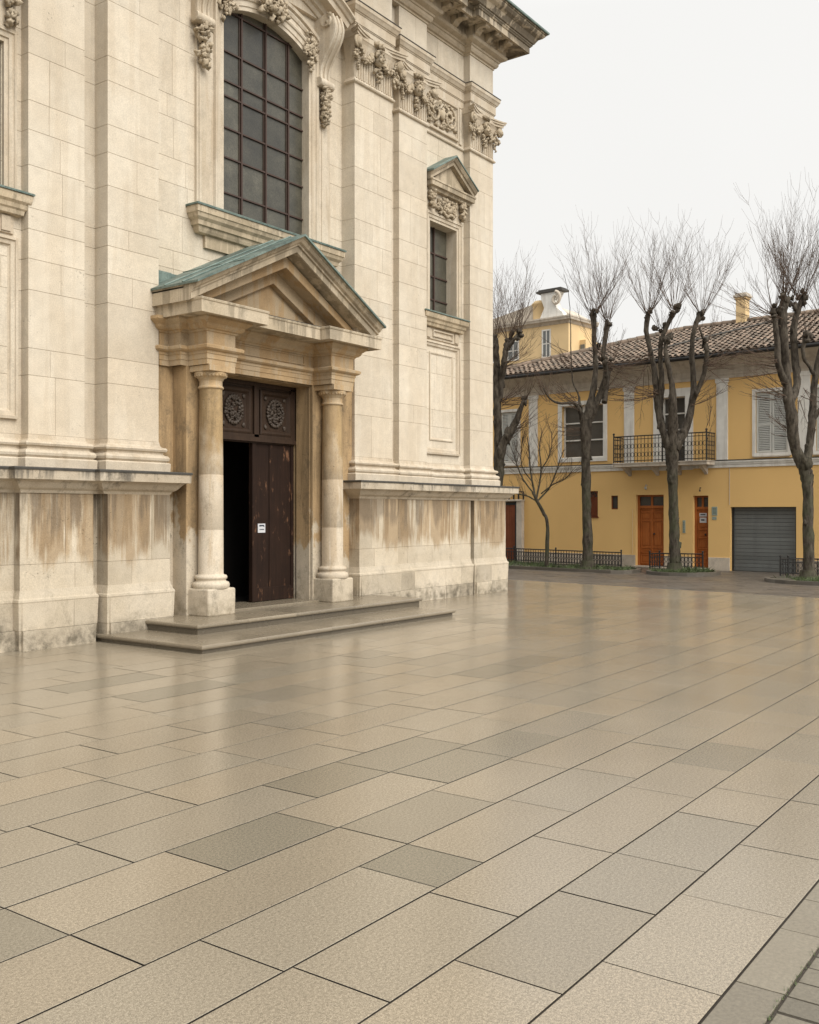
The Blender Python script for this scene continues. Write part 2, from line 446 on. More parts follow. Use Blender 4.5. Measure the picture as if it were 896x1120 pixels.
rp = random.Random(5)
EDGE = 1.115; ROW = .4445
fixed = {0: [3.351, 4.145, 4.932], 1: [3.04, 3.866, 4.46, 5.27], 2: [2.65, 3.518, 4.446, 5.58], 3: [2.605, 3.583, 3.966, 4.92],
         4: [2.341, 3.97], 5: [2.338, 3.186, 3.96, 5.0], 6: [2.335, 3.0, 4.305], 7: [3.02, 3.8], 8: [2.9, 3.8]}
dark = {(3, 3.583): -2.2, (5, 3.186): -1.9, (3, 2.605): .3, (1, 3.04): -1.3, (2, 2.65): .2, (4, 2.341): -1.1, (2, 3.518): -.1, (0, 3.351): .8,
        (0, 4.145): .8, (1, 3.866): -1.0, (1, 4.46): -.6, (6, 4.305): -1.8}
def slab(mb, x0, x1, y0, y1, t, w, gap=.003, z=0., drop=.0075, rg=rp, gy=None):
    a = gap; b = gap + .0025
    tx, ty = rg.gauss(0, .0006), rg.gauss(0, .0006); dz = rg.uniform(-.0006, .0006)
    cx_, cy_ = (x0 + x1) / 2, (y0 + y1) / 2
    def zz(x, y): return z + dz + (x - cx_) * tx + (y - cy_) * ty
    ay = a if gy is None else gy; by = ay + .0025
    o = [(x0 + a, y0 + ay), (x1 - a, y0 + ay), (x1 - a, y1 - ay), (x0 + a, y1 - ay)]
    i = [(x0 + b, y0 + by), (x1 - b, y0 + by), (x1 - b, y1 - by), (x0 + b, y1 - by)]
    mb.add([(x, y, z - drop) for x, y in o] + [(x, y, zz(x, y) - .0012) for x, y in o] + [(x, y, zz(x, y)) for x, y in i],
           ([] if gy else [(0, 1, 5, 4), (1, 2, 6, 5), (2, 3, 7, 6), (3, 0, 4, 7)]) + [(4, 5, 9, 8), (5, 6, 10, 9), (6, 7, 11, 10), (7, 4, 8, 11), (8, 9, 10, 11)], t, False, w)
g = MB()
for r in range(0, 26):
    y0 = EDGE + r * ROW; y1 = y0 + ROW
    js = list(fixed.get(r, []))
    x = js[-1] if js else 2.5 + rp.uniform(0, .8)
    if not js: js = [x]
    while x < 26: x += rp.choice((.55, .7, .8, .85, .95, 1.15)) + rp.uniform(-.05, .05); js.append(x)
    x = js[0]
    while x > -9: x -= rp.choice((.55, .7, .8, .85, .95, 1.15)) + rp.uniform(-.05, .05); js.insert(0, x)
    xe = bx((y0 + y1) / 2)
    for a, b in zip(js, js[1:]):
        if a > xe: break
        if b > xe: b = xe
        if b - a < .06: continue
        t = dark.get((r, a), max(-1.4, min(1.2, rp.gauss(.1, .65))))
        if (r, a) not in dark and rp.random() < .03: t = -1.7
        slab(g, a, b, y0, y1, t, rp.uniform(-1, 1), gap=rp.choice((.003, .004, .005)), gy=.0044)
tag(build(g, 'plaza_paving', M['slab']), kind='structure')
g = MB()
x = -9
while x < 19:
    w = rp.uniform(.36, .62); slab(g, x, x + w, .943, 1.113, rp.gauss(0, .8), 0, .003); x += w
tag(build(g, 'border_paving', M['border']), kind='structure')
g = MB()
for r in range(0, 52):
    y1 = .94 - r * .2; x = -6 + rp.random() * .1
    while x < 18:
        w = rp.uniform(.105, .15); slab(g, x, x + w, y1 - .2, y1, rp.gauss(0, 1.1), 0, .006, -.004 + rp.uniform(-.002, .002)); x += w
tag(build(g, 'sett_paving', M['sett']), kind='structure')
# street setts in front of the townhouse: long rows of small stones
g = MB()
for r in range(0, 34):
    for k in range(0, 1):
        pass
    xx = r * .24
    y = -9 + rp.random()
    while y < 17.5:
        L = rp.uniform(.35, .75)
        x0 = bx(y) + xx; x1 = x0 + .24
        if x1 < 27.6 + (y - 9) * .0775: slab(g, x0, x1, y, y + L, rp.gauss(0, .7), 0, .004, .0, .004)
        y += L
tag(build(g, 'street_paving', M['road']), kind='structure')

# ------------------------------------------------------------ the church
church = thing('church', (11.2, 10.9, 0), 'large pale limestone baroque church facade with pilasters, brown stone portal and tall arched window', 'church')
W0 = 10.95
PLAN = [(4.2, 26), (4.2, 10.8), (5.3, 10.8), (5.3, 10.95), (6.99, 10.95), (6.99, 10.8), (7.79, 10.8), (7.79, 10.93), (8.04, 10.93),
        (8.04, 10.66), (8.87, 10.66), (8.87, 10.95), (13.09, 10.95), (13.09, 10.66), (14.15, 10.66), (14.15, 10.93), (14.55, 10.93),
        (14.55, 10.8), (15.44, 10.8), (15.44, 10.95), (16.97, 10.95), (16.97, 10.8), (17.87, 10.8), (17.87, 26)]
COURSES = [2.18, 2.60, 3.32, 3.65, 4.36, 4.74, 5.10, 5.36, 5.88, 6.31, 6.67, 7.24, 7.56, 8.28, 8.66, 9.04, 9.45, 9.85]
HOLES = {(8.87, 10.95): [(9.5, 12.05, 0, 3.85), (10.28, 12.22, 6.1, 9.41)],
         (15.44, 10.95): [(15.67, 16.65, 5.5, 7.32)], (5.3, 10.95): [(5.76, 6.72, 5.5, 7.4)]}

def subtract(rects, hole):
    out = []
    hx0, hx1, hz0, hz1 = hole
    for (a0, a1, z0, z1, fl) in rects:
        if hx1 <= a0 or hx0 >= a1 or hz1 <= z0 or hz0 >= z1: out.append((a0, a1, z0, z1, fl)); continue
        L, Rr, B, T = fl
        if z0 < hz0: out.append((a0, a1, z0, hz0, (L, Rr, B, 0)))
        if z1 > hz1: out.append((a0, a1, hz1, z1, (L, Rr, 0, T)))
        lo, hi = max(z0, hz0), min(z1, hz1)
        fb, ft = (B if lo == z0 else 0), (T if hi == z1 else 0)
        if a0 < hx0: out.append((a0, hx0, lo, hi, (L, 0, fb, ft)))
        if a1 > hx1: out.append((hx1, a1, lo, hi, (0, Rr, fb, ft)))
    return out
def seg_blocks(mb, back, p0, p1, courses, rg, holes=(), gap=.0012, blen=(.8, 1.6), depth=.006, tint=True):
    p0 = Vector(p0); p1 = Vector(p1); d = p1 - p0; L = d.length; d.normalize(); nn = Vector((d.y, -d.x))
    def P(a, z, o): q = p0 + d * a + nn * o; return (q.x, q.y, z)
    hs = [(h[0] - p0.x, h[1] - p0.x, h[2], h[3]) for h in holes]
    for (a0, a1, z0, z1, fl) in (lambda r: [x for x in r])(_sub_all([(0, L, courses[0], courses[-1], (0, 0, 0, 0))], hs)):
        back.add([P(a0, z0, -depth), P(a1, z0, -depth), P(a1, z1, -depth), P(a0, z1, -depth)], [(0, 1, 2, 3)])
    for z0, z1 in zip(courses, courses[1:]):
        cuts = [0.]
        if L > .95:
            x = rg.uniform(.3, .9)
            while x < L - .25: cuts.append(x); x += rg.uniform(*blen)
        elif L > .6 and rg.random() < .45: cuts.append(L * rg.uniform(.35, .65))
        cuts.append(L)
        for i in range(len(cuts) - 1):
            t = max(-1.6, min(1.3, rg.gauss(.1, .75))) if L > .3 else -2.2
            fl = (i > 0, i < len(cuts) - 2, 1, 1)
            for (a0, a1, b0, b1, f) in _sub_all([(cuts[i], cuts[i + 1], z0, z1, fl)], hs):
                def ins(k): return (a0 + k * f[0], a1 - k * f[1], b0 + k * f[2], b1 - k * f[3])
                o = ins(gap); q = ins(gap + .002)
                vs = [P(o[0], o[2], -depth), P(o[1], o[2], -depth), P(o[1], o[3], -depth), P(o[0], o[3], -depth),
                      P(q[0], q[2], 0), P(q[1], q[2], 0), P(q[1], q[3], 0), P(q[0], q[3], 0)]
                fs_ = [(4, 5, 6, 7)] + [q_ for q_, on in (((0, 1, 5, 4), f[2]), ((1, 2, 6, 5), f[1]), ((2, 3, 7, 6), f[3]), ((3, 0, 4, 7), f[0])) if on]
                mb.add(vs, fs_, t if tint else 0)
def _sub_all(r, hs):
    for h in hs: r = subtract(r, h)
    return r

rb = random.Random(3)
# which plan segments belong to the pilasters
PIL = {1: 'c', 5: 'b', 9: 'a', 13: 'a2', 17: 'b2', 21: 'c2'}     # index of each front face segment in PLAN
backs = MB(); walls = {}; last = -9; pil = {}
for i, (p0, p1) in enumerate(zip(PLAN, PLAN[1:])):
    key = tuple(p0)
    tgt = None
    for k in PIL:
        if i == k or i == k - 1 and k != 1 or (i == k + 1 and k != 21):
            tgt = pil.setdefault(k, MB())
    if tgt is None:
        if last != i - 1 or not walls: walls[i] = MB()
        last = i; tgt = walls[max(walls)]
    seg_blocks(tgt, backs, p0, p1, COURSES, rb, HOLES.get(key, ()))
for wmb in walls.values(): build(wmb, 'wall', M['ashlar'], church)
build(backs, 'wall_core', M['mortar'], church)
pil_o = {k: build(mb, 'pilaster', M['ashlar'], church) for k, mb in pil.items()}

# base mouldings of the pilasters and wall, on the ledge
g = MB()
BM = [(.11, 2.18), (.115, 2.30), (.10, 2.315), (.075, 2.32), (.10, 2.345), (.105, 2.375), (.09, 2.405), (.055, 2.415), (.04, 2.43), (.045, 2.455),
               (.075, 2.465), (.085, 2.49), (.07, 2.515), (.03, 2.525), (.015, 2.545), (.004, 2.60)]
for pl in (PLAN[:11] + [(8.87, 10.8)], [(13.09, 10.8)] + PLAN[13:]):
    g = MB(); g.sweep(pl, BM, cap=True); build(g, 'base_moulding', M['trim'], church)

# socle
SP_L = [(4.0, 26), (4.0, 10.62), (5.45, 10.62), (5.45, 10.74), (6.76, 10.74), (6.76, 10.62), (7.79, 10.62), (7.79, 10.72), (7.92, 10.72), (7.92, 10.50), (8.93, 10.50), (8.93, 11.0)]
SP_R = [(13.02, 11.0), (13.02, 10.50), (14.12, 10.50), (14.12, 10.60), (16.68, 10.60), (16.68, 10.68), (16.78, 10.68), (16.78, 10.58), (18.02, 10.58), (18.02, 26)]
LG_L = [(4.0, 26), (4.0, 10.62), (5.45, 10.62), (5.45, 10.72), (6.76, 10.72), (6.76, 10.60), (7.86, 10.60), (7.86, 10.50), (8.93, 10.50), (8.93, 11.0)]
LG_R = [(13.02, 11.0), (13.02, 10.50), (14.12, 10.50), (14.12, 10.58), (18.02, 10.58), (18.02, 26)]
for sp in (SP_L, SP_R):
    sb = MB(); backs = MB(); foot = MB()
    for p0, p1 in zip(sp, sp[1:]): seg_blocks(sb, backs, p0, p1, [.70, 1.02, 1.93], rb, blen=(.5, 1.6), gap=.0012)
    foot.sweep(sp, [(.02, -.03), (.03, .235), (.035, .24), (.045, .56), (.05, .575), (.045, .60), (.028, .615), (.022, .64), (.01, .68), (.002, .715)], cap=True)
    for p0, p1 in zip(sp, sp[1:]):
        q0, q1 = Vector(p0), Vector(p1); d = (q1 - q0).normalized(); nn = Vector((d.y, -d.x))
        L = (q1 - q0).length
        if L < .3 or L > 6: continue
        x = 0.
        while x < L - .02:                       # rough foot stones, each its own outline
            w = min(rb.uniform(.45, 1.1), L - x)
            if L - x - w < .2: w = L - x
            o = .05 + rb.uniform(0, .02); zt = .235
            pts = []
            for a, b in ((x + .003, o), (x + w - .003, o), (x + w - .003, -.05), (x + .003, -.05)):
                v = q0 + d * a + nn * b; pts.append((v.x, v.y))
            k = len(foot.v)
            foot.add([(px, py, z) for z in (-.03, zt) for px, py in pts], [(0, 1, 5, 4), (1, 2, 6, 5), (3, 0, 4, 7), (4, 5, 6, 7)], rb.gauss(0, 1))
            # tall stones of the plinth band above it
            o2 = .048
            pts = []
            for a, b in ((x + .003, o2), (x + w - .003, o2), (x + w - .003, -.05), (x + .003, -.05)):
                v = q0 + d * a + nn * b; pts.append((v.x, v.y))
            foot.add([(px, py, z) for z in (zt + .004, .555) for px, py in pts], [(0, 1, 5, 4), (1, 2, 6, 5), (3, 0, 4, 7), (4, 5, 6, 7)], rb.gauss(0, .8))
            x += w
    build(sb, 'socle', M['socle'], church)
    build(backs, 'socle_core', M['mortar'], church)
    build(foot, 'socle_foot', M['socle_foot'], church)
g = MB(); f2 = MB()
for sp in (LG_L, LG_R):
    g.sweep(sp, [(.0, 1.88), (.02, 1.915), (.06, 1.94), (.075, 1.955), (.12, 2.01), (.155, 2.035), (.20, 2.04), (.205, 2.16), (.19, 2.172)], cap=True, back=.1)
    f2.sweep(sp, [(.195, 2.172), (.195, 2.150), (.214, 2.150), (.217, 2.173), (.209, 2.184), (-.05, 2.190)], cap=True, back=.12)
build(g, 'ledge', M['ledge'], church)
build(f2, 'lead_flashing', M['lead'], church)

# plain mass behind: side walls closed by roof, inner faces
g = MB()
g.box(4.1, 17.8, 12.2, 26, 0, 11.6); g.box(4.1, 9.4, 11.15, 12.2, 0, 11.6); g.box(12.2, 17.8, 11.15, 12.2, 0, 5.4)
g.box(9.4, 12.2, 11.35, 12.2, 3.95, 11.6); g.box(12.2, 17.8, 11.35, 12.2, 5.4, 11.6)
build(g, 'inner_masonry', M['mortar'], church)

# capitals
def capital(x0, x1, yf, rg, corner=0):
    """composite capital on a pilaster face between x0 and x1: astragal, fluted bell, cherub head, swags, volutes, curved abacus"""
    a = MB()
    w = x1 - x0; cx_ = (x0 + x1) / 2; z0 = 9.02; z1 = 9.86
    pl = [(x0, yf + .2), (x0, yf), (x1, yf), (x1, yf + .2)]
    a.sweep(pl, [(.0, z0 - .03), (.035, z0 - .02), (.045, z0), (.035, z0 + .02), (.02, z0 + .03), (.012, z0 + .05), (.0, z0 + .07)], cap=True)
    # flutes on the bell
    k = int(w / .07)
    for i in range(k):
        x = x0 + (i + .5) * w / k
        a.tube([(x, yf - .005, z0 + .06), (x, yf - .012, z0 + .42), (x, yf - .05, z0 + .60)], [.02, .022, .02], 6)
    a.sweep(pl, [(.0, z0 + .05), (.006, z0 + .35), (.03, z0 + .52), (.07, z0 + .66), (.09, z0 + .70)], cap=True)
    # abacus: concave front, corners out
    def aba(zl, zh, e):
        pts = []
        for i in range(13):
            u = i / 12; c = 1 - (2 * u - 1) ** 2
            pts.append((x0 - .17 - e + u * (w + .34 + 2 * e), yf - .21 - e + .13 * c))
        pts += [(x1 + .03, yf + .16), (x0 - .03, yf + .16)]
        a.prism_z(pts, zl, zh)
    aba(z1 - .12, z1 - .07, -.03); aba(z1 - .07, z1 - .03, 0); aba(z1 - .03, z1, .02)
    a.sweep(pl, [(.07, z0 + .68), (.10, z1 - .12), (.10, z1)], cap=True)
    o = a
    c = MB()
    # volutes at the corners
    for sx in (-1, 1):
        vx = cx_ + sx * (w / 2 + .06); vz = z1 - .235
        pts = []; rad = []
        for i in range(22):
            th = i / 21 * 2 * math.pi * 1.6; rr = .105 * (1 - i / 24)
            pts.append((vx - sx * .0 + sx * rr * math.sin(th) * .9, yf - .13 - .02 * i / 21, vz + rr * math.cos(th))); rad.append(.028 * (1 - i / 40))
        c.tube(pts, rad, 6)
        c.blob((vx, yf - .13, vz), (.075, .07, .085), rg, .25)
        for q in range(9):
            c.blob((vx + rg.uniform(-.05, .04) * 1, yf - .05 - rg.random() * .05, vz - .12 - rg.random() * .14), (.022 + rg.random() * .015, .03, .03), rg, .5)
    # head in the middle, with hair and collar of leaves, and a tassel below
    hz = z0 + .50
    c.blob((cx_, yf - .11, hz), (.082, .10, .115), rg, .06)
    c.blob((cx_, yf - .215, hz - .012), (.018, .025, .03), rg, .05)
    c.blob((cx_ - .034, yf - .19, hz + .03), (.02, .018, .012), rg, .05); c.blob((cx_ + .034, yf - .19, hz + .03), (.02, .018, .012), rg, .05)
    c.blob((cx_, yf - .195, hz - .055), (.028, .018, .011), rg, .05)
    c.blob((cx_ - .04, yf - .18, hz - .03), (.03, .03, .03), rg, .05); c.blob((cx_ + .04, yf - .18, hz - .03), (.03, .03, .03), rg, .05)
    for q in range(16):
        th = q / 16 * math.pi - 0; c.blob((cx_ + math.cos(th) * .092, yf - .10 - rg.random() * .05, hz + .03 + math.sin(th) * .10), (.032, .045, .032), rg, .5)
    for q in range(14):
        c.blob((cx_ + rg.gauss(0, .055), yf - .06 - rg.random() * .05, hz - .12 - q * .018), (.032 - q * .0012, .035, .026), rg, .6)
    for q in range(8): c.blob((cx_ + (q - 3.5) * .028, yf - .12, z1 - .10 + .02 * rg.random()), (.028, .05, .04), rg, .5)
    # swags
    for sx in (-1, 1):
        for q in range(13):
            u = q / 12
            x = cx_ + sx * (.10 + u * (w / 2 - .10)); z = hz + .12 - .26 * math.sin(math.pi * (u * .85 + .08)) + .06 * u
            for rpt in range(2): c.blob((x + rg.gauss(0, .012), yf - .06 - rg.random() * .05, z + rg.gauss(0, .014)), (.022 + .010 * math.sin(math.pi * u), .03, .024), rg, .55)
        for q in range(7): c.blob((cx_ + sx * (w / 2 - .03) + rg.gauss(0, .01), yf - .05 - rg.random() * .03, z0 + .46 - q * .042), (.026 - q * .002, .028, .026), rg, .5)
        # wing
        for q in range(5): c.blob((cx_ + sx * (.12 + q * .035), yf - .09, hz + .02 - q * .018), (.035, .022, .075 - q * .006), rg, .3, Matrix.Rotation(sx * (.5 + q * .16), 3, 'Y'))
    return o, c
rc = random.Random(9)
for k, (x0, x1, yf) in {1: (4.2, 5.3, 10.8), 5: (6.99, 7.79, 10.8), 9: (8.04, 8.87, 10.66), 13: (13.09, 14.15, 10.66), 17: (14.55, 15.44, 10.8), 21: (16.97, 17.87, 10.8)}.items():
    a, c = capital(x0, x1, yf, rc)
    for q in (a, c): pass
    co = build(a, 'capital', M['trim'], pil_o[k], shift=False)
    # carved ornament of the capital joins the same mesh through a second material
    k0 = len(a.v)
    cm = bpy.data.meshes.new('tmp')
    build(c, 'carved_garland', M['carving'], pil_o[k], shift=False)

# entablature
ENT = [(4.2, 26), (4.2, 10.8), (5.3, 10.8), (5.3, 10.95), (6.99, 10.95), (6.99, 10.8), (7.98, 10.8), (7.98, 10.66), (8.87, 10.66), (8.87, 10.9), (13.09, 10.9),
       (13.09, 10.66), (14.15, 10.66), (14.15, 10.90), (14.55, 10.90), (14.55, 10.8), (15.44, 10.8), (15.44, 10.95), (16.97, 10.95), (16.97, 10.8), (17.87, 10.8), (17.87, 26)]
g = MB()
g.sweep(ENT, [(.0, 9.84), (.02, 9.845), (.02, 9.98), (.03, 9.985), (.035, 10.0), (.045, 10.005), (.045, 10.17), (.055, 10.175), (.06, 10.19), (.075, 10.20),
              (.10, 10.25), (.115, 10.27), (.12, 10.33), (.115, 10.335)], cap=False)
build(g, 'architrave', M['trim'], church)
g = MB(); g.sweep(ENT, [(.115, 10.336), (.128, 10.332), (.13, 10.345), (.0, 10.36)], cap=False); build(g, 'lead_flashing', M['lead'], church)
g = MB(); bk = MB()
for p0, p1 in zip(ENT, ENT[1:]): seg_blocks(g, bk, p0, p1, [10.35, 10.98], rb)
build(g, 'frieze', M['ashlar'], church)
ENT2 = [(4.2, 26), (4.2, 10.8), (5.3, 10.8), (5.3, 10.95), (6.99, 10.95), (6.99, 10.8), (7.98, 10.8), (7.98, 10.66), (8.87, 10.66), (8.87, 10.9), (13.09, 10.9),
        (13.09, 10.66), (14.15, 10.66), (14.15, 10.8), (15.44, 10.8), (15.44, 10.95), (16.97, 10.95), (16.97, 10.8), (17.87, 10.8), (17.87, 26)]
g = MB()
g.sweep(ENT2, [(.0, 10.95), (.02, 10.955), (.025, 10.985), (.06, 11.0), (.085, 11.04), (.09, 11.09), (.11, 11.10), (.12, 11.13), (.17, 11.15), (.21, 11.17), (.225, 11.20), (.225, 11.235), (.20, 11.24), (.20, 11.41)], cap=False, back=.3)
build(g, 'bed_moulding', M['cornice'], church)
g = MB()
g.sweep(ENT2, [(.1, 11.405), (.50, 11.405), (.51, 11.365), (.565, 11.365), (.565, 11.49), (.585, 11.495), (.60, 11.52), (.615, 11.53), (.615, 11.56)], cap=False, back=.3)
CR = [(4.2, 26), (4.2, 10.8), (17.87, 10.8), (17.87, 26)]
g.sweep(CR, [(.4, 11.555), (.60, 11.555), (.64, 11.565), (.66, 11.60), (.70, 11.66), (.77, 11.70), (.81, 11.74), (.82, 11.765), (.84, 11.77), (.84, 11.81)], cap=False, back=.3)
build(g, 'cornice', M['cornice'], church)
g = MB()
g.sweep(CR, [(.80, 11.812), (.862, 11.79), (.875, 11.80), (.878, 11.835), (.86, 11.85), (-3.0, 12.6)], cap=False, back=3.4)
g.add([(7.2, 14, 12.62), (14.9, 14, 12.62), (14.9, 26, 12.62), (7.2, 26, 12.62)], [(0, 1, 2, 3)])
build(g, 'copper_roof', M['copper'], church)
def modillion(x, y, ax):
    m = MB()
    a = [(-.20, 11.40), (-.50, 11.40), (-.515, 11.36), (-.50, 11.325), (-.45, 11.315), (-.38, 11.33), (-.31, 11.30), (-.27, 11.25), (-.22, 11.235), (-.18, 11.25)]
    if ax == 'y': m.prism_x([(y + p, z) for p, z in a], x - .085, x + .085, 0, False)
    else: m.prism_y([(x - p, z) for p, z in a], y - .085, y + .085)
    return m
mx = [(x, y) for y, xs in ((10.66, (8.1, 8.5, 13.3, 13.75, 14.1)), (10.8, (4.4, 4.85, 5.2, 7.2, 7.65, 14.75, 15.2, 16.85, 17.3, 17.74)), (10.95, (5.75, 6.25, 15.75, 16.27)),
                           (10.9, (9.5, 9.95, 10.4, 10.85, 11.3, 11.75, 12.2, 12.6))) for x in xs]
for x, y in mx: build(modillion(x, y, 'y'), 'modillion', M['cornice'], church, bevel=.012)
for y in [11.1 + i * .48 for i in range(12)]: build(modillion(17.87, y, 'x'), 'modillion', M['cornice'], church)

# carved relief panels between the capitals of the side bays
def relief(x0, x1, z0, z1, y, rg, dens=70):
    g = MB()
    g.fsweep([(x0, z0), (x1, z0), (x1, z1), (x0, z1)], [(0, 0), (0, .05), (.02, .055), (.045, .05), (.05, .02), (.07, .015), (.075, 0)], y, closed=True)
    for i in range(3):
        for sx in (x0 + .14, x1 - .14): pass
    c = MB()
    w, h = x1 - x0, z1 - z0; cx_, cz = (x0 + x1) / 2, (z0 + z1) / 2
    for i in range(dens):
        x = rg.uniform(x0 + .1, x1 - .1); z = rg.uniform(z0 + .09, z1 - .09)
        c.blob((x, y - .02, z), (rg.uniform(.03, .06), .045, rg.uniform(.025, .045)), rg, .6, Matrix.Rotation(rg.uniform(-1.5, 1.5), 3, 'Y'))
    for sx in (-1, 1):
        pts = []; rad = []
        for i in range(26):
            th = i / 25 * 2 * math.pi * 1.5; rr = h * .33 * (1 - i / 30)
            pts.append((cx_ + sx * (w * .22) + sx * rr * math.sin(th), y - .055, cz + rr * math.cos(th))); rad.append(.026)
        c.tube(pts, rad, 6)
    c.blob((cx_, y - .05, cz), (.09, .06, .12), rg, .2)
    return g, c
for x0, x1 in ((15.52, 16.72), (5.45, 6.85)):
    g, c = relief(x0, x1, 9.12, 9.82, 10.95, rc)
    g.sweep([(x0 - .06, 10.95), (x1 + .2, 10.95)], [(.0, 8.99), (.03, 9.0), (.04, 9.02), (.03, 9.045), (.0, 9.06)], cap=True)
    g.box(x1 + .05, x1 + .15, 10.92, 10.96, 9.1, 9.82)
    p = build(g, 'relief_panel', M['trim'], church); build(c, 'relief_carving', M['carving'], p, shift=False)

# --- the big arched window
XL, XR, ZB, ZS, ZC = 10.30, 12.20, 6.12, 9.12, 9.39
def arc(x0, x1, zs, zc, n=14):
    hw = (x1 - x0) / 2; r = zc - zs; Rr = (hw * hw + r * r) / (2 * r); cz = zc - Rr; a = math.asin(hw / Rr)
    return [((x0 + x1) / 2 + Rr * math.sin(-a + 2 * a * i / n), cz + Rr * math.cos(-a + 2 * a * i / n)) for i in range(n + 1)]
A0 = arc(XL, XR, ZS, ZC)
win = MB()
FR = [(0, 0), (0, .045), (.06, .045), (.065, .06), (.14, .065), (.15, .085), (.175, .095), (.20, .09), (.215, .05), (.30, .045), (.305, 0)]
win.fsweep([(XL, ZB)] + A0 + [(XR, ZB)], FR, 10.95, back=.1)
# reveal
P = [(XL, ZB)] + A0 + [(XR, ZB)]
for (xa, za), (xb, zb) in zip(P, P[1:]):
    win.add([(xa, 11.051, za), (xb, 11.051, zb), (xb, 11.36, zb), (xa, 11.36, za)], [(0, 1, 2, 3)])
big = build(win, 'arched_window', M['trim'], church)
g = MB()
xs = [10.22, 10.80, 11.33, 11.85, 12.25]; zs = [6.0, 6.49, 7.03, 7.48, 7.96, 8.19, 8.64, 9.26, 9.48]
for i in range(4):
    for j in range(8):
        g.box(xs[i] + .012, xs[i + 1] - .012, 11.062, 11.077, zs[j] + .012, zs[j + 1] - .012, rc.gauss(0, 1))
build(g, 'pane', M['glass'], big, shift=False)
g = MB()
for x in xs: g.box(x - .014, x + .014, 11.03, 11.065, 6.0, 9.5)
for z in zs: g.box(10.22, 12.25, 11.035, 11.06, z - .011, z + .011)
for x in xs[1:4]: g.box(x - .045, x - .036, 11.045, 11.06, 6.0, 9.5)
build(g, 'glazing_bars', M['bar'], big, shift=False)
# sill on its apron
g = MB()
SPn = [(9.79, 10.98), (9.79, 10.88), (12.72, 10.88), (12.72, 10.98)]
g.sweep(SPn, [(.0, 5.70), (.03, 5.71), (.05, 5.75), (.06, 5.79), (.09, 5.80), (.10, 5.86), (.14, 5.90), (.155, 5.95), (.17, 5.96), (.175, 6.05), (.165, 6.06)], cap=True, back=.0)
g.box(9.79, 12.72, 10.88, 11.0, 5.70, 6.06); g.box(9.93, 12.55, 10.90, 10.97, 5.52, 5.70)
sill = build(g, 'sill', M['sill'], big, shift=False)
g = MB(); g.sweep(SPn, [(.165, 6.062), (.19, 6.05), (.195, 6.075), (.17, 6.09), (-.10, 6.13)], cap=True, back=.3)
build(g, 'copper_flashing', M['copper'], big, shift=False)
# strips beside the window with scroll consoles and drops above
for x in (9.90, 12.60):
    g = MB(); g.box(x - .13, x + .13, 10.905, 10.96, 6.1, 9.3); g.box(x - .09, x + .09, 10.89, 10.91, 6.15, 8.1)
    g.box(9.98 if x < 11 else 12.47, 10.05 if x < 11 else 12.56, 10.915, 10.96, 6.1, 9.3)
    build(g, 'side_strip', M['trim'], big, bevel=.006, shift=False)
def console(x):
    m = MB()
    fr = []
    for i in range(19):
        u = i / 18; z = 9.85 - u * 1.12
        o = .34 - .20 * (3 * u * u - 2 * u ** 3) + .085 * math.sin(2 * math.pi * u)
        fr.append((10.93 - o, z))
    m.prism_x(fr + [(10.95, 8.73), (10.95, 9.85)], x - .13, x + .13, 0, False)
    for e in (-.10, 0., .10):
        m.tube([(x + e, y - .006, z) for y, z in fr], .026, 6)
    for yy, zz, rr in ((10.68, 9.76, .105), (10.83, 8.79, .075)):
        m.tube([(x - .17, yy, zz), (x + .17, yy, zz)], rr, 14)
    c = MB()
    for q in range(60):
        u = rc.random(); c.blob((x + rc.gauss(0, .065 * (1 - u * .5)), 10.86 - rc.random() * .09, 8.72 - u * .62), (rc.uniform(.025, .05), .045, rc.uniform(.025, .05)), rc, .5)
    c2 = MB()
    for q in range(14): c2.blob((x + rc.uniform(-.15, .15), 10.58 + rc.random() * .1, 9.72 + rc.uniform(-.1, .1)), (.045, .05, .045), rc, .5)
    return m, c, c2
for x in (9.83, 12.52):
    m, c, c2 = console(x); build(c2, 'carved_leaf', M['carving'], big, shift=False); co = build(m, 'scroll_console', M['trim'], big, shift=False); build(c, 'carved_drop', M['carving'], big, shift=False)
# arched hood over it, with keystone carving
H0 = arc(9.45, 12.83, 9.80, 10.28, 18)
g = MB()
g.fsweep(H0, [(-.16, 0), (-.16, .08), (-.13, .10), (-.10, .11), (-.09, .16), (-.03, .20), (-.02, .34), (.07, .35), (.08, .38), (.12, .41), (.14, .45), (.17, .455), (.17, 0)], 10.93)
hood = build(g, 'window_hood', M['trim'], big, shift=False)
g = MB()
H1 = arc(10.05, 12.42, 9.36, 9.72, 14)
g.fsweep(H1, [(-.02, 0), (-.02, .05), (.02, .07), (.06, .06), (.07, .10), (.12, .11), (.13, 0)], 10.94)
build(g, 'hood_moulding', M['trim'], big, shift=False)
c = MB()
for q in range(70): c.blob((11.25 + rc.gauss(0, .13), 10.80 - rc.random() * .08, 9.60 + rc.gauss(0, .12)), (rc.uniform(.03, .055), .05, rc.uniform(.03, .06)), rc, .6)
build(c, 'carved_keystone', M['carving'], big, shift=False)
c = MB()
for q in range(50): c.blob((12.18 + rc.gauss(0, .07), 10.86 - rc.random() * .03, 9.28 + rc.gauss(0, .12)), (rc.uniform(.02, .04), .03, rc.uniform(.02, .05)), rc, .6)
build(c, 'carved_spandrel', M['carving'], big, shift=False)
c = MB()
for q in range(50): c.blob((10.31 + rc.gauss(0, .07), 10.86 - rc.random() * .03, 9.28 + rc.gauss(0, .12)), (rc.uniform(.02, .04), .03, rc.uniform(.02, .05)), rc, .6)
build(c, 'carved_spandrel', M['carving'], big, shift=False)

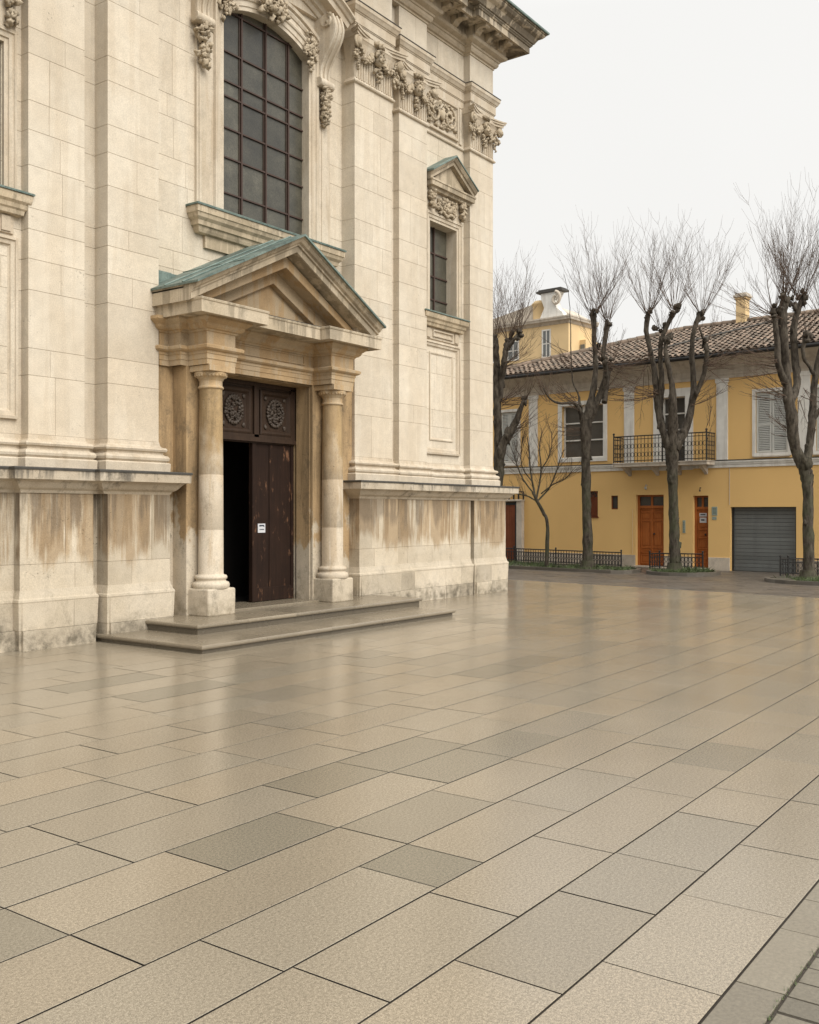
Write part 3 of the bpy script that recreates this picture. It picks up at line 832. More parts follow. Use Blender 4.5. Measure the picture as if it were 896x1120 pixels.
# --- side aedicule windows
def aedicule(dx, flip=False):
    """small window with pediment, sill and blind panel; modelled on the right bay, mirrored for the left"""
    def X(x): return x if not flip else dx - x
    def fx(mb):
        if flip: mb.v = [(dx - x, y, z) for x, y, z in mb.v]; mb.f = [f[::-1] for f in mb.f]
        return mb
    xa, xb, z0, z1 = 15.69, 16.63, 5.50, 7.30
    g = MB()
    g.fsweep([(xa, z0), (xa, z1), (xb, z1), (xb, z0)], [(0, 0), (0, .05), (.05, .05), (.055, .07), (.11, .075), (.12, .095), (.145, .09), (.15, .04), (.17, 0)], W0, back=.06)
    for (p, q) in (((xa, z0), (xa, z1)), ((xa, z1), (xb, z1)), ((xb, z1), (xb, z0))):
        g.add([(p[0], W0 + .06, p[1]), (q[0], W0 + .06, q[1]), (q[0], 11.35, q[1]), (p[0], 11.35, p[1])], [(0, 1, 2, 3)])
    w = build(fx(g), 'side_window', M['trim'], church)
    g = MB(); zz = [5.45, 5.86, 6.32, 6.78, 7.34]
    for i, (a, b) in enumerate(((xa - .05, 16.16), (16.16, xb + .05))):
        for c, d in zip(zz, zz[1:]): g.box(a + .01, b - .01, 11.15, 11.165, c + .01, d - .01, rc.gauss(0, .8))
    build(fx(g), 'pane', M['glass'], w, shift=False)
    g = MB()
    for x in (xa - .02, 16.16, xb + .02): g.box(x - .018, x + .018, 11.12, 11.155, 5.45, 7.34)
    for z in zz[1:-1]: g.box(xa, xb, 11.125, 11.15, z - .012, z + .012)
    build(fx(g), 'glazing_bars', M['bar'], w, shift=False)
    # sill
    g = MB(); sp = [(15.48, 10.97), (15.48, 10.87), (16.80, 10.87), (16.80, 10.97)]
    g.sweep(sp, [(.0, 5.24), (.02, 5.25), (.03, 5.30), (.05, 5.32), (.06, 5.37), (.09, 5.40), (.10, 5.48), (.09, 5.50)], cap=True, back=0)
    g.box(15.48, 16.80, 10.87, 10.97, 5.24, 5.50)
    build(fx(g), 'sill', M['sill'], w, shift=False)
    g = MB(); g.sweep(sp, [(.09, 5.502), (.115, 5.495), (.118, 5.515), (.10, 5.525), (-.06, 5.545)], cap=True, back=.2); build(fx(g), 'copper_flashing', M['copper'], w, shift=False)
    # apron with cartouche
    g = MB(); g.box(15.55, 16.75, 10.92, 10.96, 5.02, 5.24); g.box(15.60, 15.72, 10.90, 10.93, 5.04, 5.22); g.box(16.58, 16.70, 10.90, 10.93, 5.04, 5.22)
    g.fsweep([(15.80, 5.07), (16.50, 5.07), (16.50, 5.20), (15.80, 5.20)], [(0, 0), (.0, .03), (.025, .03), (.03, 0)], 10.92, closed=True)
    # blind panel
    g.fsweep([(15.62, 2.90), (16.66, 2.90), (16.66, 4.86), (15.62, 4.86)], [(-.12, 0), (-.12, .05), (-.085, .055), (-.08, .035), (-.03, .03), (-.02, .01), (0, 0)], W0, closed=True, back=.02)
    g.fsweep([(15.78, 3.10), (16.50, 3.10), (16.50, 4.72), (15.78, 4.72)], [(-.05, 0), (-.05, .018), (-.03, .02), (0, 0)], W0, closed=True, back=.01)
    build(fx(g), 'blind_panel', M['trim'], church)
    # frieze, consoles, carving
    g = MB(); g.box(15.55, 16.78, 10.88, 10.96, 7.46, 7.90)
    g.sweep([(15.55, 10.97), (15.55, 10.88), (16.78, 10.88), (16.78, 10.97)], [(0, 7.42), (.02, 7.43), (.025, 7.46), (0, 7.48)], cap=True, back=0)
    build(fx(g), 'window_frieze', M['trim'], w, shift=False)
    c = MB()
    for q in range(80): c.blob((16.17 + rc.uniform(-.33, .33), 10.85 - rc.random() * .03, 7.68 + rc.uniform(-.12, .10)), (rc.uniform(.02, .045), .035, rc.uniform(.02, .05)), rc, .5)
    build(fx(c), 'window_carving', M['carving'], w, shift=False)
    for sx in (15.64, 16.70):
        c = MB()
        for q in range(22): c.blob((sx + rc.uniform(-.06, .06), 10.83 - rc.random() * .05, 7.70 + rc.uniform(-.20, .18)), (.035, .05, .04), rc, .5)
        build(fx(c), 'carved_bracket', M['carving'], w, shift=False)
    c = MB()
    for q in range(14): c.blob((15.95 + q * .035, 10.84, 7.50 + .03 * math.sin(q / 13 * math.pi * 3)), (.03, .04, .03), rc, .5)
    build(fx(c), 'carved_festoon', M['carving'], w, shift=False)
    # pediment
    px0, px1, zb, za, yf = 15.50, 17.08, 7.92, 8.64, 10.68
    g = MB()
    g.sweep([(px0 + .1, 10.97), (px0 + .1, 10.80), (px1 - .1, 10.80), (px1 - .1, 10.97)], [(-.05, 7.86), (.0, 7.87), (.02, 7.92), (.07, 7.93), (.075, 8.01), (.09, 8.02), (.09, 8.05)], cap=True, back=.1)
    g.box(px0 + .1, px1 - .1, 10.80, 10.97, 7.87, 8.05)
    xm = (px0 + px1) / 2
    g.prism_y([(px0 + .12, 8.04), (px1 - .12, 8.04), (xm, 8.50)], 10.84, 10.95)
    g.fsweep([(px0, 8.03), (xm, 8.50), (px1, 8.03)], [(0, -.1), (0, .20), (.06, .205), (.065, .23), (.09, .25), (.11, .27), (.125, .27), (.125, -.1)], W0, vertical=True, back=.0)
    build(fx(g), 'pediment', M['pediment'], w, shift=False)
    g = MB(); g.fsweep([(px0 - .02, 8.17), (xm, 8.645), (px1 + .02, 8.17)], [(0, .29), (.022, .29), (.03, .28), (.035, 0), (0, 0)], W0, vertical=True, back=0)
    build(fx(g), 'copper_flashing', M['copper'], w, shift=False)
aedicule(0)
aedicule(22.42, True)

# --- the portal
portal_mb = MB()
PX = 10.77
OL, OR, OT = 9.78, 11.755, 3.64
g = portal_mb
for (a, b, z0, z1) in ((8.85, 9.45, .1, 4.25), (12.08, 13.11, .1, 4.25), (9.45, 12.08, 3.9, 4.25)):
    g.box(a, b, 10.72, 11.1, z0, z1)
for a, b in ((9.17, 9.76), (11.77, 12.36)):           # pilaster behind each column
    g.box(a, b, 10.44, 10.74, .2, 3.675)
portal = build(g, 'portal', M['portal'], church, bevel=.01)
# stepped door surround
g = MB()
g.fsweep([(OL, .22), (OL, OT), (OR, OT), (OR, .22)], [(0, -.30), (0, .0), (.09, .0), (.095, .018), (.19, .02), (.20, .04), (.245, .055), (.29, .06), (.30, .03), (.33, 0)], 10.50, back=.30)
build(g, 'door_surround', M['portal'], portal, shift=False)
# plain reveal behind the surround
g = MB(); g.box(9.40, OL, 10.78, 11.1, .2, 3.9); g.box(OR, 12.12, 10.78, 11.1, .2, 3.9); g.box(OL - .01, OR + .01, 10.78, 11.1, OT, 3.9)
build(g, 'door_reveal', M['portal'], portal, shift=False)
# entablature
ZA0, ZA1, ZF1, ZB1, ZT = 3.66, 3.92, 4.12, 4.29, 4.58
EP = [(8.90, 10.97), (8.90, 10.68), (9.06, 10.68), (9.06, 10.44), (9.20, 10.44), (9.20, 10.06), (9.72, 10.06), (9.72, 10.44), (11.78, 10.44), (11.78, 10.06), (12.32, 10.06), (12.32, 10.44), (12.46, 10.44), (12.46, 10.68), (12.70, 10.68), (12.70, 10.97)]
g = MB()
PR = [(.0, ZA0), (.004, 3.73), (.014, 3.735), (.016, 3.80), (.026, 3.805), (.03, 3.84), (.06, 3.85), (.085, 3.87), (.09, 3.905), (.07, 3.92), (.0, 3.935), (.0, 4.10), (.02, 4.11), (.03, 4.13), (.06, 4.14), (.09, 4.17), (.10, 4.20), (.15, 4.24), (.17, 4.26), (.17, 4.30)]
g.sweep(EP, PR, cap=True, back=.03)
for a, b in ((9.2, 9.72), (11.78, 12.32)): g.box(a + .012, b - .012, 10.07, 10.7, 3.663, 4.295)
g.box(8.93, 12.67, 10.70, 10.97, 3.95, 4.29)
g.box(9.60, 11.9, 10.46, 10.72, 3.97, 4.29)
for a, b in ((9.95, 11.55),): g.fsweep([(a, 3.97), (b, 3.97), (b, 4.08), (a, 4.08)], [(-.02, 0), (-.02, .015), (0, .015), (0, 0)], 10.44, closed=True, back=.01)
build(g, 'entablature', M['portal_up'], portal, shift=False)
g = MB()
EC = [(8.95, 10.97), (8.95, 10.42), (9.17, 10.30), (9.20, 10.03), (9.78, 10.03), (9.78, 10.28), (11.70, 10.28), (11.70, 10.03), (12.40, 10.03), (12.40, 10.97)]
EC = [(9.10, 10.97), (9.10, 10.03), (9.78, 10.03), (9.78, 10.22), (11.66, 10.22), (11.66, 10.03), (12.38, 10.03), (12.38, 10.97)]
g.sweep(EC, [(.10, 4.285), (.25, 4.29), (.255, 4.275), (.28, 4.275), (.28, 4.43), (.29, 4.435), (.295, 4.46), (.28, 4.47)], cap=True, back=.05)
g.box(9.10, 12.38, 10.20, 10.97, 4.289, 4.466); g.box(9.10, 9.78, 10.00, 10.3, 4.288, 4.463); g.box(11.66, 12.38, 10.00, 10.3, 4.288, 4.463)
# crowning mould on the left and right returns
for sp in ([(9.10, 10.97), (9.10, 10.03)], [(12.38, 10.03), (12.38, 10.97)]):
    g.sweep(sp, [(.28, 4.468), (.30, 4.475), (.31, 4.50), (.335, 4.53), (.34, 4.60), (.34, 4.62)], cap=True, back=.0)
build(g, 'horizontal_cornice', M['pediment'], portal, shift=False)
g = MB()
g.sweep([(9.78 - .3, 10.22), (11.66 + .3, 10.22)], [(.0, 4.475), (.27, 4.472), (.285, 4.462), (.288, 4.475), (.27, 4.482)], cap=True, back=.3)
build(g, 'lead_flashing', M['lead'], portal, shift=False)
# pediment
X0, X1, ZE, ZAP, YF = 8.76, 12.72, 4.44, 5.71, 9.75
XM = 10.80
g = MB()
g.fsweep([(X0, ZE - .01), (XM, ZAP - .24), (X1, ZE - .01)],
         [(0, 0), (0, .93), (.008, .95), (.09, .955), (.095, .985), (.12, .99), (.135, 1.03), (.165, 1.055), (.18, 1.06), (.19, 1.085), (.215, 1.09), (.215, .0)], 10.84, vertical=True, back=0)
build(g, 'raking_cornice', M['pediment'], portal, shift=False)
g = MB()
for k, (ins, dep, zz) in enumerate(((.0, 10.10, 0), (.34, 10.36, 0), (.75, 10.47, 0))):
    hs = (ZAP - .24 - ZE) / (XM - X0)
    # stepped inner mouldings of the tympanum
    a0, a1 = X0 + ins, X1 - ins
    zt = ZE + (XM - a0) * hs * .98
    if k < 2:
        nx = (.34, .75)[k]
        b0, b1 = X0 + nx, X1 - nx; zt2 = ZE + (XM - b0) * hs * .98
        e_ = .05 if k == 0 else .2
        g.prism_y([(a0 - e_ * (k > 0) + .12 * (k == 0), 4.46), (b0, 4.46), (XM, zt2), (b1, 4.46), (a1 + e_ * (k > 0) - .12 * (k == 0), 4.46), (XM, zt + (.0 if k == 0 else .10))], dep, 10.9)
    else: g.prism_y([(a0 - .2, 4.46), (a1 + .2, 4.46), (XM, zt + .1)], dep, 10.9)
build(g, 'tympanum', M['portal_up'], portal, bevel=.012, shift=False)
g = MB()
top = [(X0 - .03, ZE + .225), (XM, ZAP + .012), (X1 + .03, ZE + .225)]
for (p, q) in ((top[0], top[1]), (top[1], top[2])):
    nseg = 5
    for i in range(nseg):
        a = Vector(p).lerp(Vector(q), i / nseg); b = Vector(p).lerp(Vector(q), (i + 1) / nseg)
        g.add([(a.x, 9.72, a.y), (b.x, 9.72, b.y), (b.x, 10.95, b.y), (a.x, 10.95, a.y), (a.x, 9.72, a.y - .03), (b.x, 9.72, b.y - .03), (b.x, 10.95, b.y - .03), (a.x, 10.95, a.y - .03)],
              [(0, 1, 2, 3), (4, 5, 6, 7), (0, 1, 5, 4), (1, 2, 6, 5), (2, 3, 7, 6), (3, 0, 4, 7)], rc.gauss(0, .8))
        if i == 2: g.tube([(a.x, 9.72, a.y + .004), (a.x, 10.95, a.y + .004)], .009, 6)
for yy in (10.02, 10.38):     # standing seams running up the slope
    for (p, q) in ((top[0], top[1]), (top[1], top[2])): g.tube([(p[0], yy, p[1] + .01), (q[0], yy, q[1] + .01)], .013, 6)
g.box(8.875, 9.30, 10.90, 10.945, 4.65, 5.02); g.box(9.30, 9.62, 10.925, 10.945, 4.8, 5.02)
build(g, 'copper_roof', M['copper'], portal, shift=False)
# columns
for cx_, w in ((9.46, .26), (12.05, .26)):
    g = MB(); cy_ = 10.27
    px0, px1 = (9.20, 9.71) if cx_ < 11 else (11.79, 12.30)
    g.box(px0, px1, 10.04, 10.46, .225, .60)
    col = build(g, 'column_pedestal', M['portal'], portal, bevel=.022, shift=False)
    g = MB()
    g.lathe(cx_, cy_, [(.245, .598), (.255, .62), (.258, .65), (.245, .68), (.215, .69), (.205, .705), (.205, .72), (.222, .73), (.226, .75), (.215, .775), (.180, .785), (.173, .80),
                       (.171, 1.4), (.169, 1.403), (.169, 1.407), (.171, 1.41), (.169, 2.16), (.167, 2.163), (.167, 2.168), (.169, 2.171), (.167, 2.4), (.160, 3.0), (.155, 3.33), (.157, 3.345)], 40)
    build(g, 'column', M['column'], portal, shift=False)
    g = MB()
    g.lathe(cx_, cy_, [(.155, 3.345), (.175, 3.355), (.178, 3.37), (.168, 3.385), (.158, 3.39), (.158, 3.46), (.17, 3.47), (.175, 3.485), (.20, 3.51), (.225, 3.54), (.23, 3.56), (.22, 3.58)], 36)
    g.box(cx_ - .235, cx_ + .235, cy_ - .235, cy_ + .235, 3.575, 3.655)
    for q in range(26):
        th = q / 26 * 2 * math.pi; g.blob((cx_ + math.cos(th) * .205, cy_ + math.sin(th) * .205, 3.535), (.024, .024, .03), rc, .2)
    build(g, 'column_capital', M['portal_up'], portal, bevel=.01, shift=False)

# doors
g = MB(); yd = 10.83
g.box(OL, OR, yd, yd + .07, 2.71, OT); g.box(OL, OR, yd - .05, yd, 2.73, 2.79); g.box(OL, OR, yd - .035, yd, 2.79, 2.84); g.box(OL, OR, yd - .03, yd, 3.58, OT)
g.box(10.83, 10.93, yd - .035, yd, 2.8, 3.6); g.box(OR - .1, OR, yd - .03, yd, 2.8, 3.6); g.box(OL, OL + .1, yd - .03, yd, 2.8, 3.6)
for a, b in ((11.02, 11.60), (10.12, 10.72)):
    g.fsweep([(a, 2.90), (b, 2.90), (b, 3.48), (a, 3.48)], [(-.055, 0), (-.055, .03), (-.03, .04), (0, .035), (.02, .012), (.03, 0)], yd, closed=True, back=.01)
door = build(g, 'church_door', M['dark_wood'], church)
RW = plain('carved_oak', (.062, .045, .033), .6, 0, .2)
for cx_ in (11.31, 10.42):
    c = MB()
    for q in range(24):
        th = q / 24 * 2 * math.pi; c.blob((cx_ + math.cos(th) * .17, yd - .015, 3.19 + math.sin(th) * .2), (.03, .022, .03), rc, .4)
    for q in range(60):
        th = rc.uniform(0, 6.28); rr = rc.random() ** .5
        c.blob((cx_ + math.cos(th) * .15 * rr, yd - .012, 3.19 + math.sin(th) * .18 * rr), (rc.uniform(.015, .035), .025, rc.uniform(.012, .03)), rc, .5)
    for sx in (-1, 1):
        for sz in (-1, 1): c.blob((cx_ + sx * .21, yd - .008, 3.19 + sz * .22), (.035, .018, .035), rc, .3)
    build(c, 'carved_rosette', RW, door, shift=False)
g = MB()
g.box(10.82, OR - .005, yd + .02, yd + .075, .27, 2.71)
g.box(10.82, 10.90, yd - .005, yd + .02, .27, 2.71); g.box(11.20, 11.27, yd + .004, yd + .022, .27, 2.70)
g.box(OR - .06, OR - .005, yd, yd + .02, .27, 2.71); g.box(10.90, 11.70, yd + .003, yd + .02, .27, .48)
build(g, 'door_leaf', M['leaf_wood'], door, bevel=.004, shift=False)
g = MB(); g.box(OL + .01, OL + .07, 10.86, 11.85, .27, 2.70)
build(g, 'door_leaf', M['leaf_wood'], door, shift=False)['label'] = 'left door leaf swung open into the dark'
g = MB(); g.box(10.955, 11.115, yd + .012, yd + .021, 1.33, 1.47)
nt = build(g, 'notice', M['white_paper'], door, shift=False)
g = MB(); y = yd + .0095
g.prism_y([(10.985, 1.45), (11.085, 1.45), (11.095, 1.415), (11.06, 1.43), (10.985, 1.425)], y, y + .002)
for i in range(4): g.box(10.99 + i * .026, 11.008 + i * .026, y, y + .002, 1.372, 1.388)
build(g, 'notice_print', M['ink'], nt, shift=False)
# dark room behind the door
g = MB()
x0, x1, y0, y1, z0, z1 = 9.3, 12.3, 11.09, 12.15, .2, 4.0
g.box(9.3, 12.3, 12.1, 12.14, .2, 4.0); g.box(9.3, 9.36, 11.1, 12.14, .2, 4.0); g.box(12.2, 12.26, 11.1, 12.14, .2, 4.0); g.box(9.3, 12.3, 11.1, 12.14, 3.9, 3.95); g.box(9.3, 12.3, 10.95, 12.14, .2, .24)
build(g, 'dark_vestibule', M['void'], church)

# steps
def step(poly, z0, z1, nose=.03):
    g = MB()
    inner = []
    k = len(poly)
    x0, x1, y0, y1 = poly
    g.box(x0, x1, y0, y1, z0, z1 - .055)
    # nosing slab, bullnose edge
    sp = [(x0, y1), (x0, y0), (x1, y0), (x1, y1)]
    g.sweep(sp, [(.0, z1 - .056), (nose * .8, z1 - .054), (nose * 1.15, z1 - .045), (nose * 1.3, z1 - .03), (nose * 1.15, z1 - .012), (nose * .7, z1 - .002), (0, z1)], cap=True, back=.0, smooth=False)
    g.add([(x0 , y0 , z1), (x1, y0, z1), (x1, y1, z1), (x0, y1, z1)], [(0, 1, 2, 3)])
    return g
rs = random.Random(4)
def step_slabs(x0, x1, y0, y1, z0, z1, cuts):
    g = MB(); xs_ = [x0] + cuts + [x1]
    for i, (a, b) in enumerate(zip(xs_, xs_[1:])):
        a2 = a + (.002 if i else 0); b2 = b - (.002 if i < len(xs_) - 2 else 0)
        t = rs.gauss(0, .8); n0 = len(g.f)
        sp = [(a2, y0), (b2, y0)]
        if i == 0: sp = [(a2, y1)] + sp
        if i == len(xs_) - 2: sp = sp + [(b2, y1)]
        g.sweep(sp, [(.0, z1 - .056), (.024, z1 - .054), (.034, z1 - .045), (.038, z1 - .03), (.034, z1 - .012), (.02, z1 - .002), (0, z1)], cap=True, back=.01, tint=t)
        g.add([(a2 + .01 * (i == 0), y0 + .01, z1), (b2 - .01 * (i == len(xs_) - 2), y0 + .01, z1), (b2 - .01 * (i == len(xs_) - 2), y1, z1), (a2 + .01 * (i == 0), y1, z1)], [(0, 1, 2, 3)], t)
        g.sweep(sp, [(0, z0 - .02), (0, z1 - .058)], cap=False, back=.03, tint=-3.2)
    return g
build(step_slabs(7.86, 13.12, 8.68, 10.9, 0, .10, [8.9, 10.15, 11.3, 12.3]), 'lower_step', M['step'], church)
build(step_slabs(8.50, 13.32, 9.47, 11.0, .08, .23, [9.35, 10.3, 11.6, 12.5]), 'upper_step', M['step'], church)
g = MB(); g.box(OL - .02, OR + .02, 10.30, 11.1, .22, .262); build(g, 'threshold', M['step'], church, bevel=.01)

# ------------------------------------------------------------ the yellow townhouse (local: x to the viewer's right, y inward)
house = thing('townhouse', (27.75, 9., 0), 'long ochre yellow two storey townhouse with tiled roof, balcony and grey garage shutter', 'house', rz=math.atan2(-.997, -.0773), local=True)
def hb(mb, name, mat, parent=house, bevel=None): return build(mb, name, M[mat], parent, bevel)
def rect_wall(mb, x0, x1, z0, z1, holes, y=0., dep=.28):
    r = _sub_all([(x0, x1, z0, z1, (0, 0, 0, 0))], holes)
    for a0, a1, b0, b1, _ in r: mb.add([(a0, y, b0), (a1, y, b0), (a1, y, b1), (a0, y, b1)], [(0, 1, 2, 3)])
    for h0, h1, g0, g1 in holes:
        mb.add([(h0, y, g0), (h0, y, g1), (h1, y, g1), (h1, y, g0), (h0, y + dep, g0), (h0, y + dep, g1), (h1, y + dep, g1), (h1, y + dep, g0)],
               [(0, 1, 5, 4), (1, 2, 6, 5), (2, 3, 7, 6), (3, 0, 4, 7)])
HW = [(-2.92, -2.02, .0, 2.16), (-1.11, -.65, .0, 2.12), (0., 1.82, -.05, 1.79), (-3.75, -3.52, 1.73, 2.15), (-4.53, -4.21, 1.51, 2.30), (-5.49, -4.02, 3.36, 4.98),
      (-2.34, -1.20, 3.12, 5.0), (.72, 1.60, 3.28, 4.95), (2.34, 3.2, 3.28, 4.95), (-7.85, -7.16, 3.28, 4.95), (4.2, 5.1, .0, 2.15), (5.0, 5.9, 3.28, 4.95)]
g = MB(); rect_wall(g, -8.6, 9, 0, 5.45, HW)
g.add([(-8.6, 0, 0), (-8.6, 9, 0), (-8.6, 9, 5.45), (-8.6, 0, 5.45)], [(0, 1, 2, 3)]); g.add([(9, 0, 0), (9, 9, 0), (9, 9, 5.45), (9, 0, 5.45)], [(0, 1, 2, 3)])
hb(g, 'wall', 'yellow')
g = MB(); g.box(-8.5, 8.9, .30, 8.9, 0, 5.9); hb(g, 'inner_core', 'pane_dark')
# plinth
for a, b in ((-6.9, -2.93), (-2.01, -1.12), (-.64, -.01), (1.83, 4.19), (5.11, 9)):
    x = a; g = MB()
    while x < b - .01:
        w = min(rs.uniform(.7, 1.1), b - x); g.box(x + .003, x + w - .003, -.035, .02, -.02, .36, rs.gauss(0, 1)); x += w
    hb(g, 'plinth', 'travertine', bevel=.006)
# string course, pilaster strips, eaves
g = MB(); g.sweep([(-8.65, -.001), (9, -.001)], [(0, 2.90), (.03, 2.905), (.035, 2.98), (.05, 2.99), (.06, 3.04), (.075, 3.045), (.08, 3.09), (.0, 3.10)], cap=True); hb(g, 'string_course', 'white_plaster')
g = MB(); g.sweep([(-8.65, -.001), (9, -.001)], [(.0, 3.102), (.085, 3.095), (.09, 3.11), (0, 3.125)], cap=True); hb(g, 'lead_flashing', 'lead')
for a in (-6.73, -3.3, -.4, 1.87, 4.2, 6.6):
    g = MB(); g.box(a, a + .33, -.035, .01, 3.125, 5.42); g.box(a - .03, a + .36, -.05, .01, 5.3, 5.42); hb(g, 'pilaster_strip', 'white_plaster', bevel=.005)
g = MB(); g.sweep([(-8.65, 5), (-8.65, -.001), (9, -.001)], [(.03, 5.42), (.03, 5.50), (.045, 5.51), (.05, 5.55), (.02, 5.56), (.02, 5.68), (.05, 5.70), (.08, 5.74), (.10, 5.76), (.22, 5.84), (.38, 5.96), (.42, 5.99), (.42, 6.02)], cap=True); hb(g, 'eaves_cornice', 'frieze')
g = MB(); g.box(-8.8, 9, -.042, .03, 5.555, 5.68); 
# gutter: half round
pts = [(x, -.50, 6.02) for x in (-9.0, -4, 1, 9)]
g = MB(); g.tube(pts, .06, 10); g.box(-9.0, 9, -.47, -.40, 6.0, 6.06); hb(g, 'gutter', 'iron')
# roof tiles
g = MB(); EY, EZ, RY, RZ = -.50, 6.08, 5.2, 7.92; SL = math.hypot(RY - EY, RZ - EZ)
rt_ = random.Random(8)
def roof_pt(x, sgn, s, h): # s along the slope, h above it
    u = s / SL; ny = -(RZ - EZ) / SL; nz = (RY - EY) / SL
    return (x, EY + (RY - EY) * u + ny * h, EZ + (RZ - EZ) * u + nz * h)
nrow = 17; step_ = SL / nrow; tw = .19
for i in range(nrow):
    s0 = i * step_ - .03; s1 = s0 + step_ + .07
    hipx = -9.05 + (i + .5) * step_ * .92
    x = hipx
    while x < 9:
        t = rt_.gauss(0, .9); j = rt_.gauss(0, .008); d = rt_.gauss(0, .012)
        A = []; B = []
        for q in range(6):
            a = math.pi * q / 5; A.append(roof_pt(x + j + tw * .52 - math.cos(a) * tw * .36, 0, s0 + d, .035 + math.sin(a) * .062)); B.append(roof_pt(x + j + tw * .52 - math.cos(a) * tw * .27, 0, s1 + d, .005 + math.sin(a) * .05))
        g.add(A + B, [(q, q + 1, q + 7, q + 6) for q in range(5)], t, True)
        # channel tile between
        g.add([roof_pt(x - .05, 0, s0, .02), roof_pt(x + .07, 0, s0, .02), roof_pt(x + .07, 0, s1, .0), roof_pt(x - .05, 0, s1, .0)], [(0, 1, 2, 3)], t - 1.2)
        x += tw
g.add([(-9.05, EY, EZ), (9, EY, EZ), (9, RY, RZ), (-3.8, RY, RZ)], [(0, 1, 2, 3)], -2)
g.add([(-9.05, EY, EZ), (-3.8, RY, RZ), (-9.05, 10.9, EZ)], [(0, 1, 2)], -1); g.add([(-3.8, RY, RZ), (9, RY, RZ), (9, 10.9, EZ), (-9.05, 10.9, EZ)], [(0, 1, 2, 3)], -1)
for a, b in (((-9.05, EY, EZ + .06), (-3.8, RY, RZ + .06)), ((-3.8, RY, RZ + .06), (9, RY, RZ + .06))):
    a, b = Vector(a), Vector(b); k = int((b - a).length / .34)
    for i in range(k): g.tube([a.lerp(b, i / k), a.lerp(b, (i + 1.15) / k)], [.11, .09], 8, rt_.gauss(0, .9))
roof = hb(g, 'roof', 'tile')
g = MB(); g.tube([(-2.9 + .25, .35, 6.50), (-1.2, 2.4, 7.16), (-.1, 3.9, 7.64)], .028, 8); hb(g, 'roof_flashing', 'lead', roof)
g = MB(); g.box(-1.88, -1.55, 5.0, 5.35, 7.7, 8.74); g.box(-1.91, -1.52, 4.97, 5.38, 8.70, 8.76); ch = hb(g, 'chimney', 'yellow_far', roof, bevel=.01)
g = MB(); g.box(-1.95, -1.48, 4.94, 5.42, 8.76, 8.84); g.box(-1.91, -1.52, 4.98, 5.38, 8.84, 8.90); hb(g, 'chimney_cap', 'frieze', roof, bevel=.01)
# windows
def louvred(x0, x1, z0, z1):
    f = MB()
    f.fsweep([(x0, z0), (x1, z0), (x1, z1), (x0, z1)], [(-.09, 0), (-.09, .03), (0, .03), (0, 0)], 0, closed=True, back=.0)
    w = hb(f, 'window', 'white_plaster')
    mid = (x0 + x1) / 2
    for a, b in ((x0 + .01, mid - .008), (mid + .008, x1 - .01)):
        g = MB()
        g.box(a, a + .05, .02, .06, z0 + .01, z1 - .01); g.box(b - .05, b, .02, .06, z0 + .01, z1 - .01)
        for zz in (z0 + .01, (z0 + z1) / 2 - .09, z1 - .07): g.box(a + .05, b - .05, .022, .058, zz, zz + .06)
        z = z0 + .09
        while z < z1 - .09:
            g.add([(a + .05, .022, z), (b - .05, .022, z), (b - .05, .056, z + .035), (a + .05, .056, z + .035), (a + .05, .022, z + .008), (b - .05, .022, z + .008), (b - .05, .056, z + .043), (a + .05, .056, z + .043)],
                  [(0, 1, 2, 3), (4, 5, 6, 7), (0, 1, 5, 4), (2, 3, 7, 6)])
            z += .048
        hb(g, 'shutter', 'shutter', w)
    g = MB(); g.box(x0 - .06, x1 + .06, -.05, .02, z0 - .12, z0 - .085); hb(g, 'sill', 'frieze', w)
    return w
for x0, x1 in ((.72, 1.60), (2.34, 3.2), (-7.85, -7.16), (5.0, 5.9)): louvred(x0, x1, 3.28, 4.95)
def casement(x0, x1, z0, z1, nbar, fr=.14):
    f = MB(); f.fsweep([(x0, z0), (x1, z0), (x1, z1), (x0, z1)], [(-fr, 0), (-fr, .03), (-.02, .035), (0, .02), (0, 0)], 0, closed=True, back=.0)
    w = hb(f, 'window', 'white_plaster')
    g = MB(); g.box(x0, x1, .15, .16, z0, z1); hb(g, 'pane', 'pane_dark', w)
    g = MB(); m = (x0 + x1) / 2
    for a, b in ((x0, x0 + .05), (m - .05, m + .05), (x1 - .05, x1)): g.box(a, b, .10, .148, z0, z1)
    for i in range(nbar + 2):
        zz = z0 + (z1 - z0) * i / (nbar + 1); g.box(x0, x1, .105, .145, zz - .02, zz + .02)
    hb(g, 'sash', 'white_plaster', w)
    g = MB(); g.box(x0 + .08, m - .08, .17, .18, z0, z1); return w
casement(-5.49, -4.02, 3.36, 4.98, 2)
casement(-2.34 + .25, -1.20 - .15, 3.12, 5.0, 3, .25)
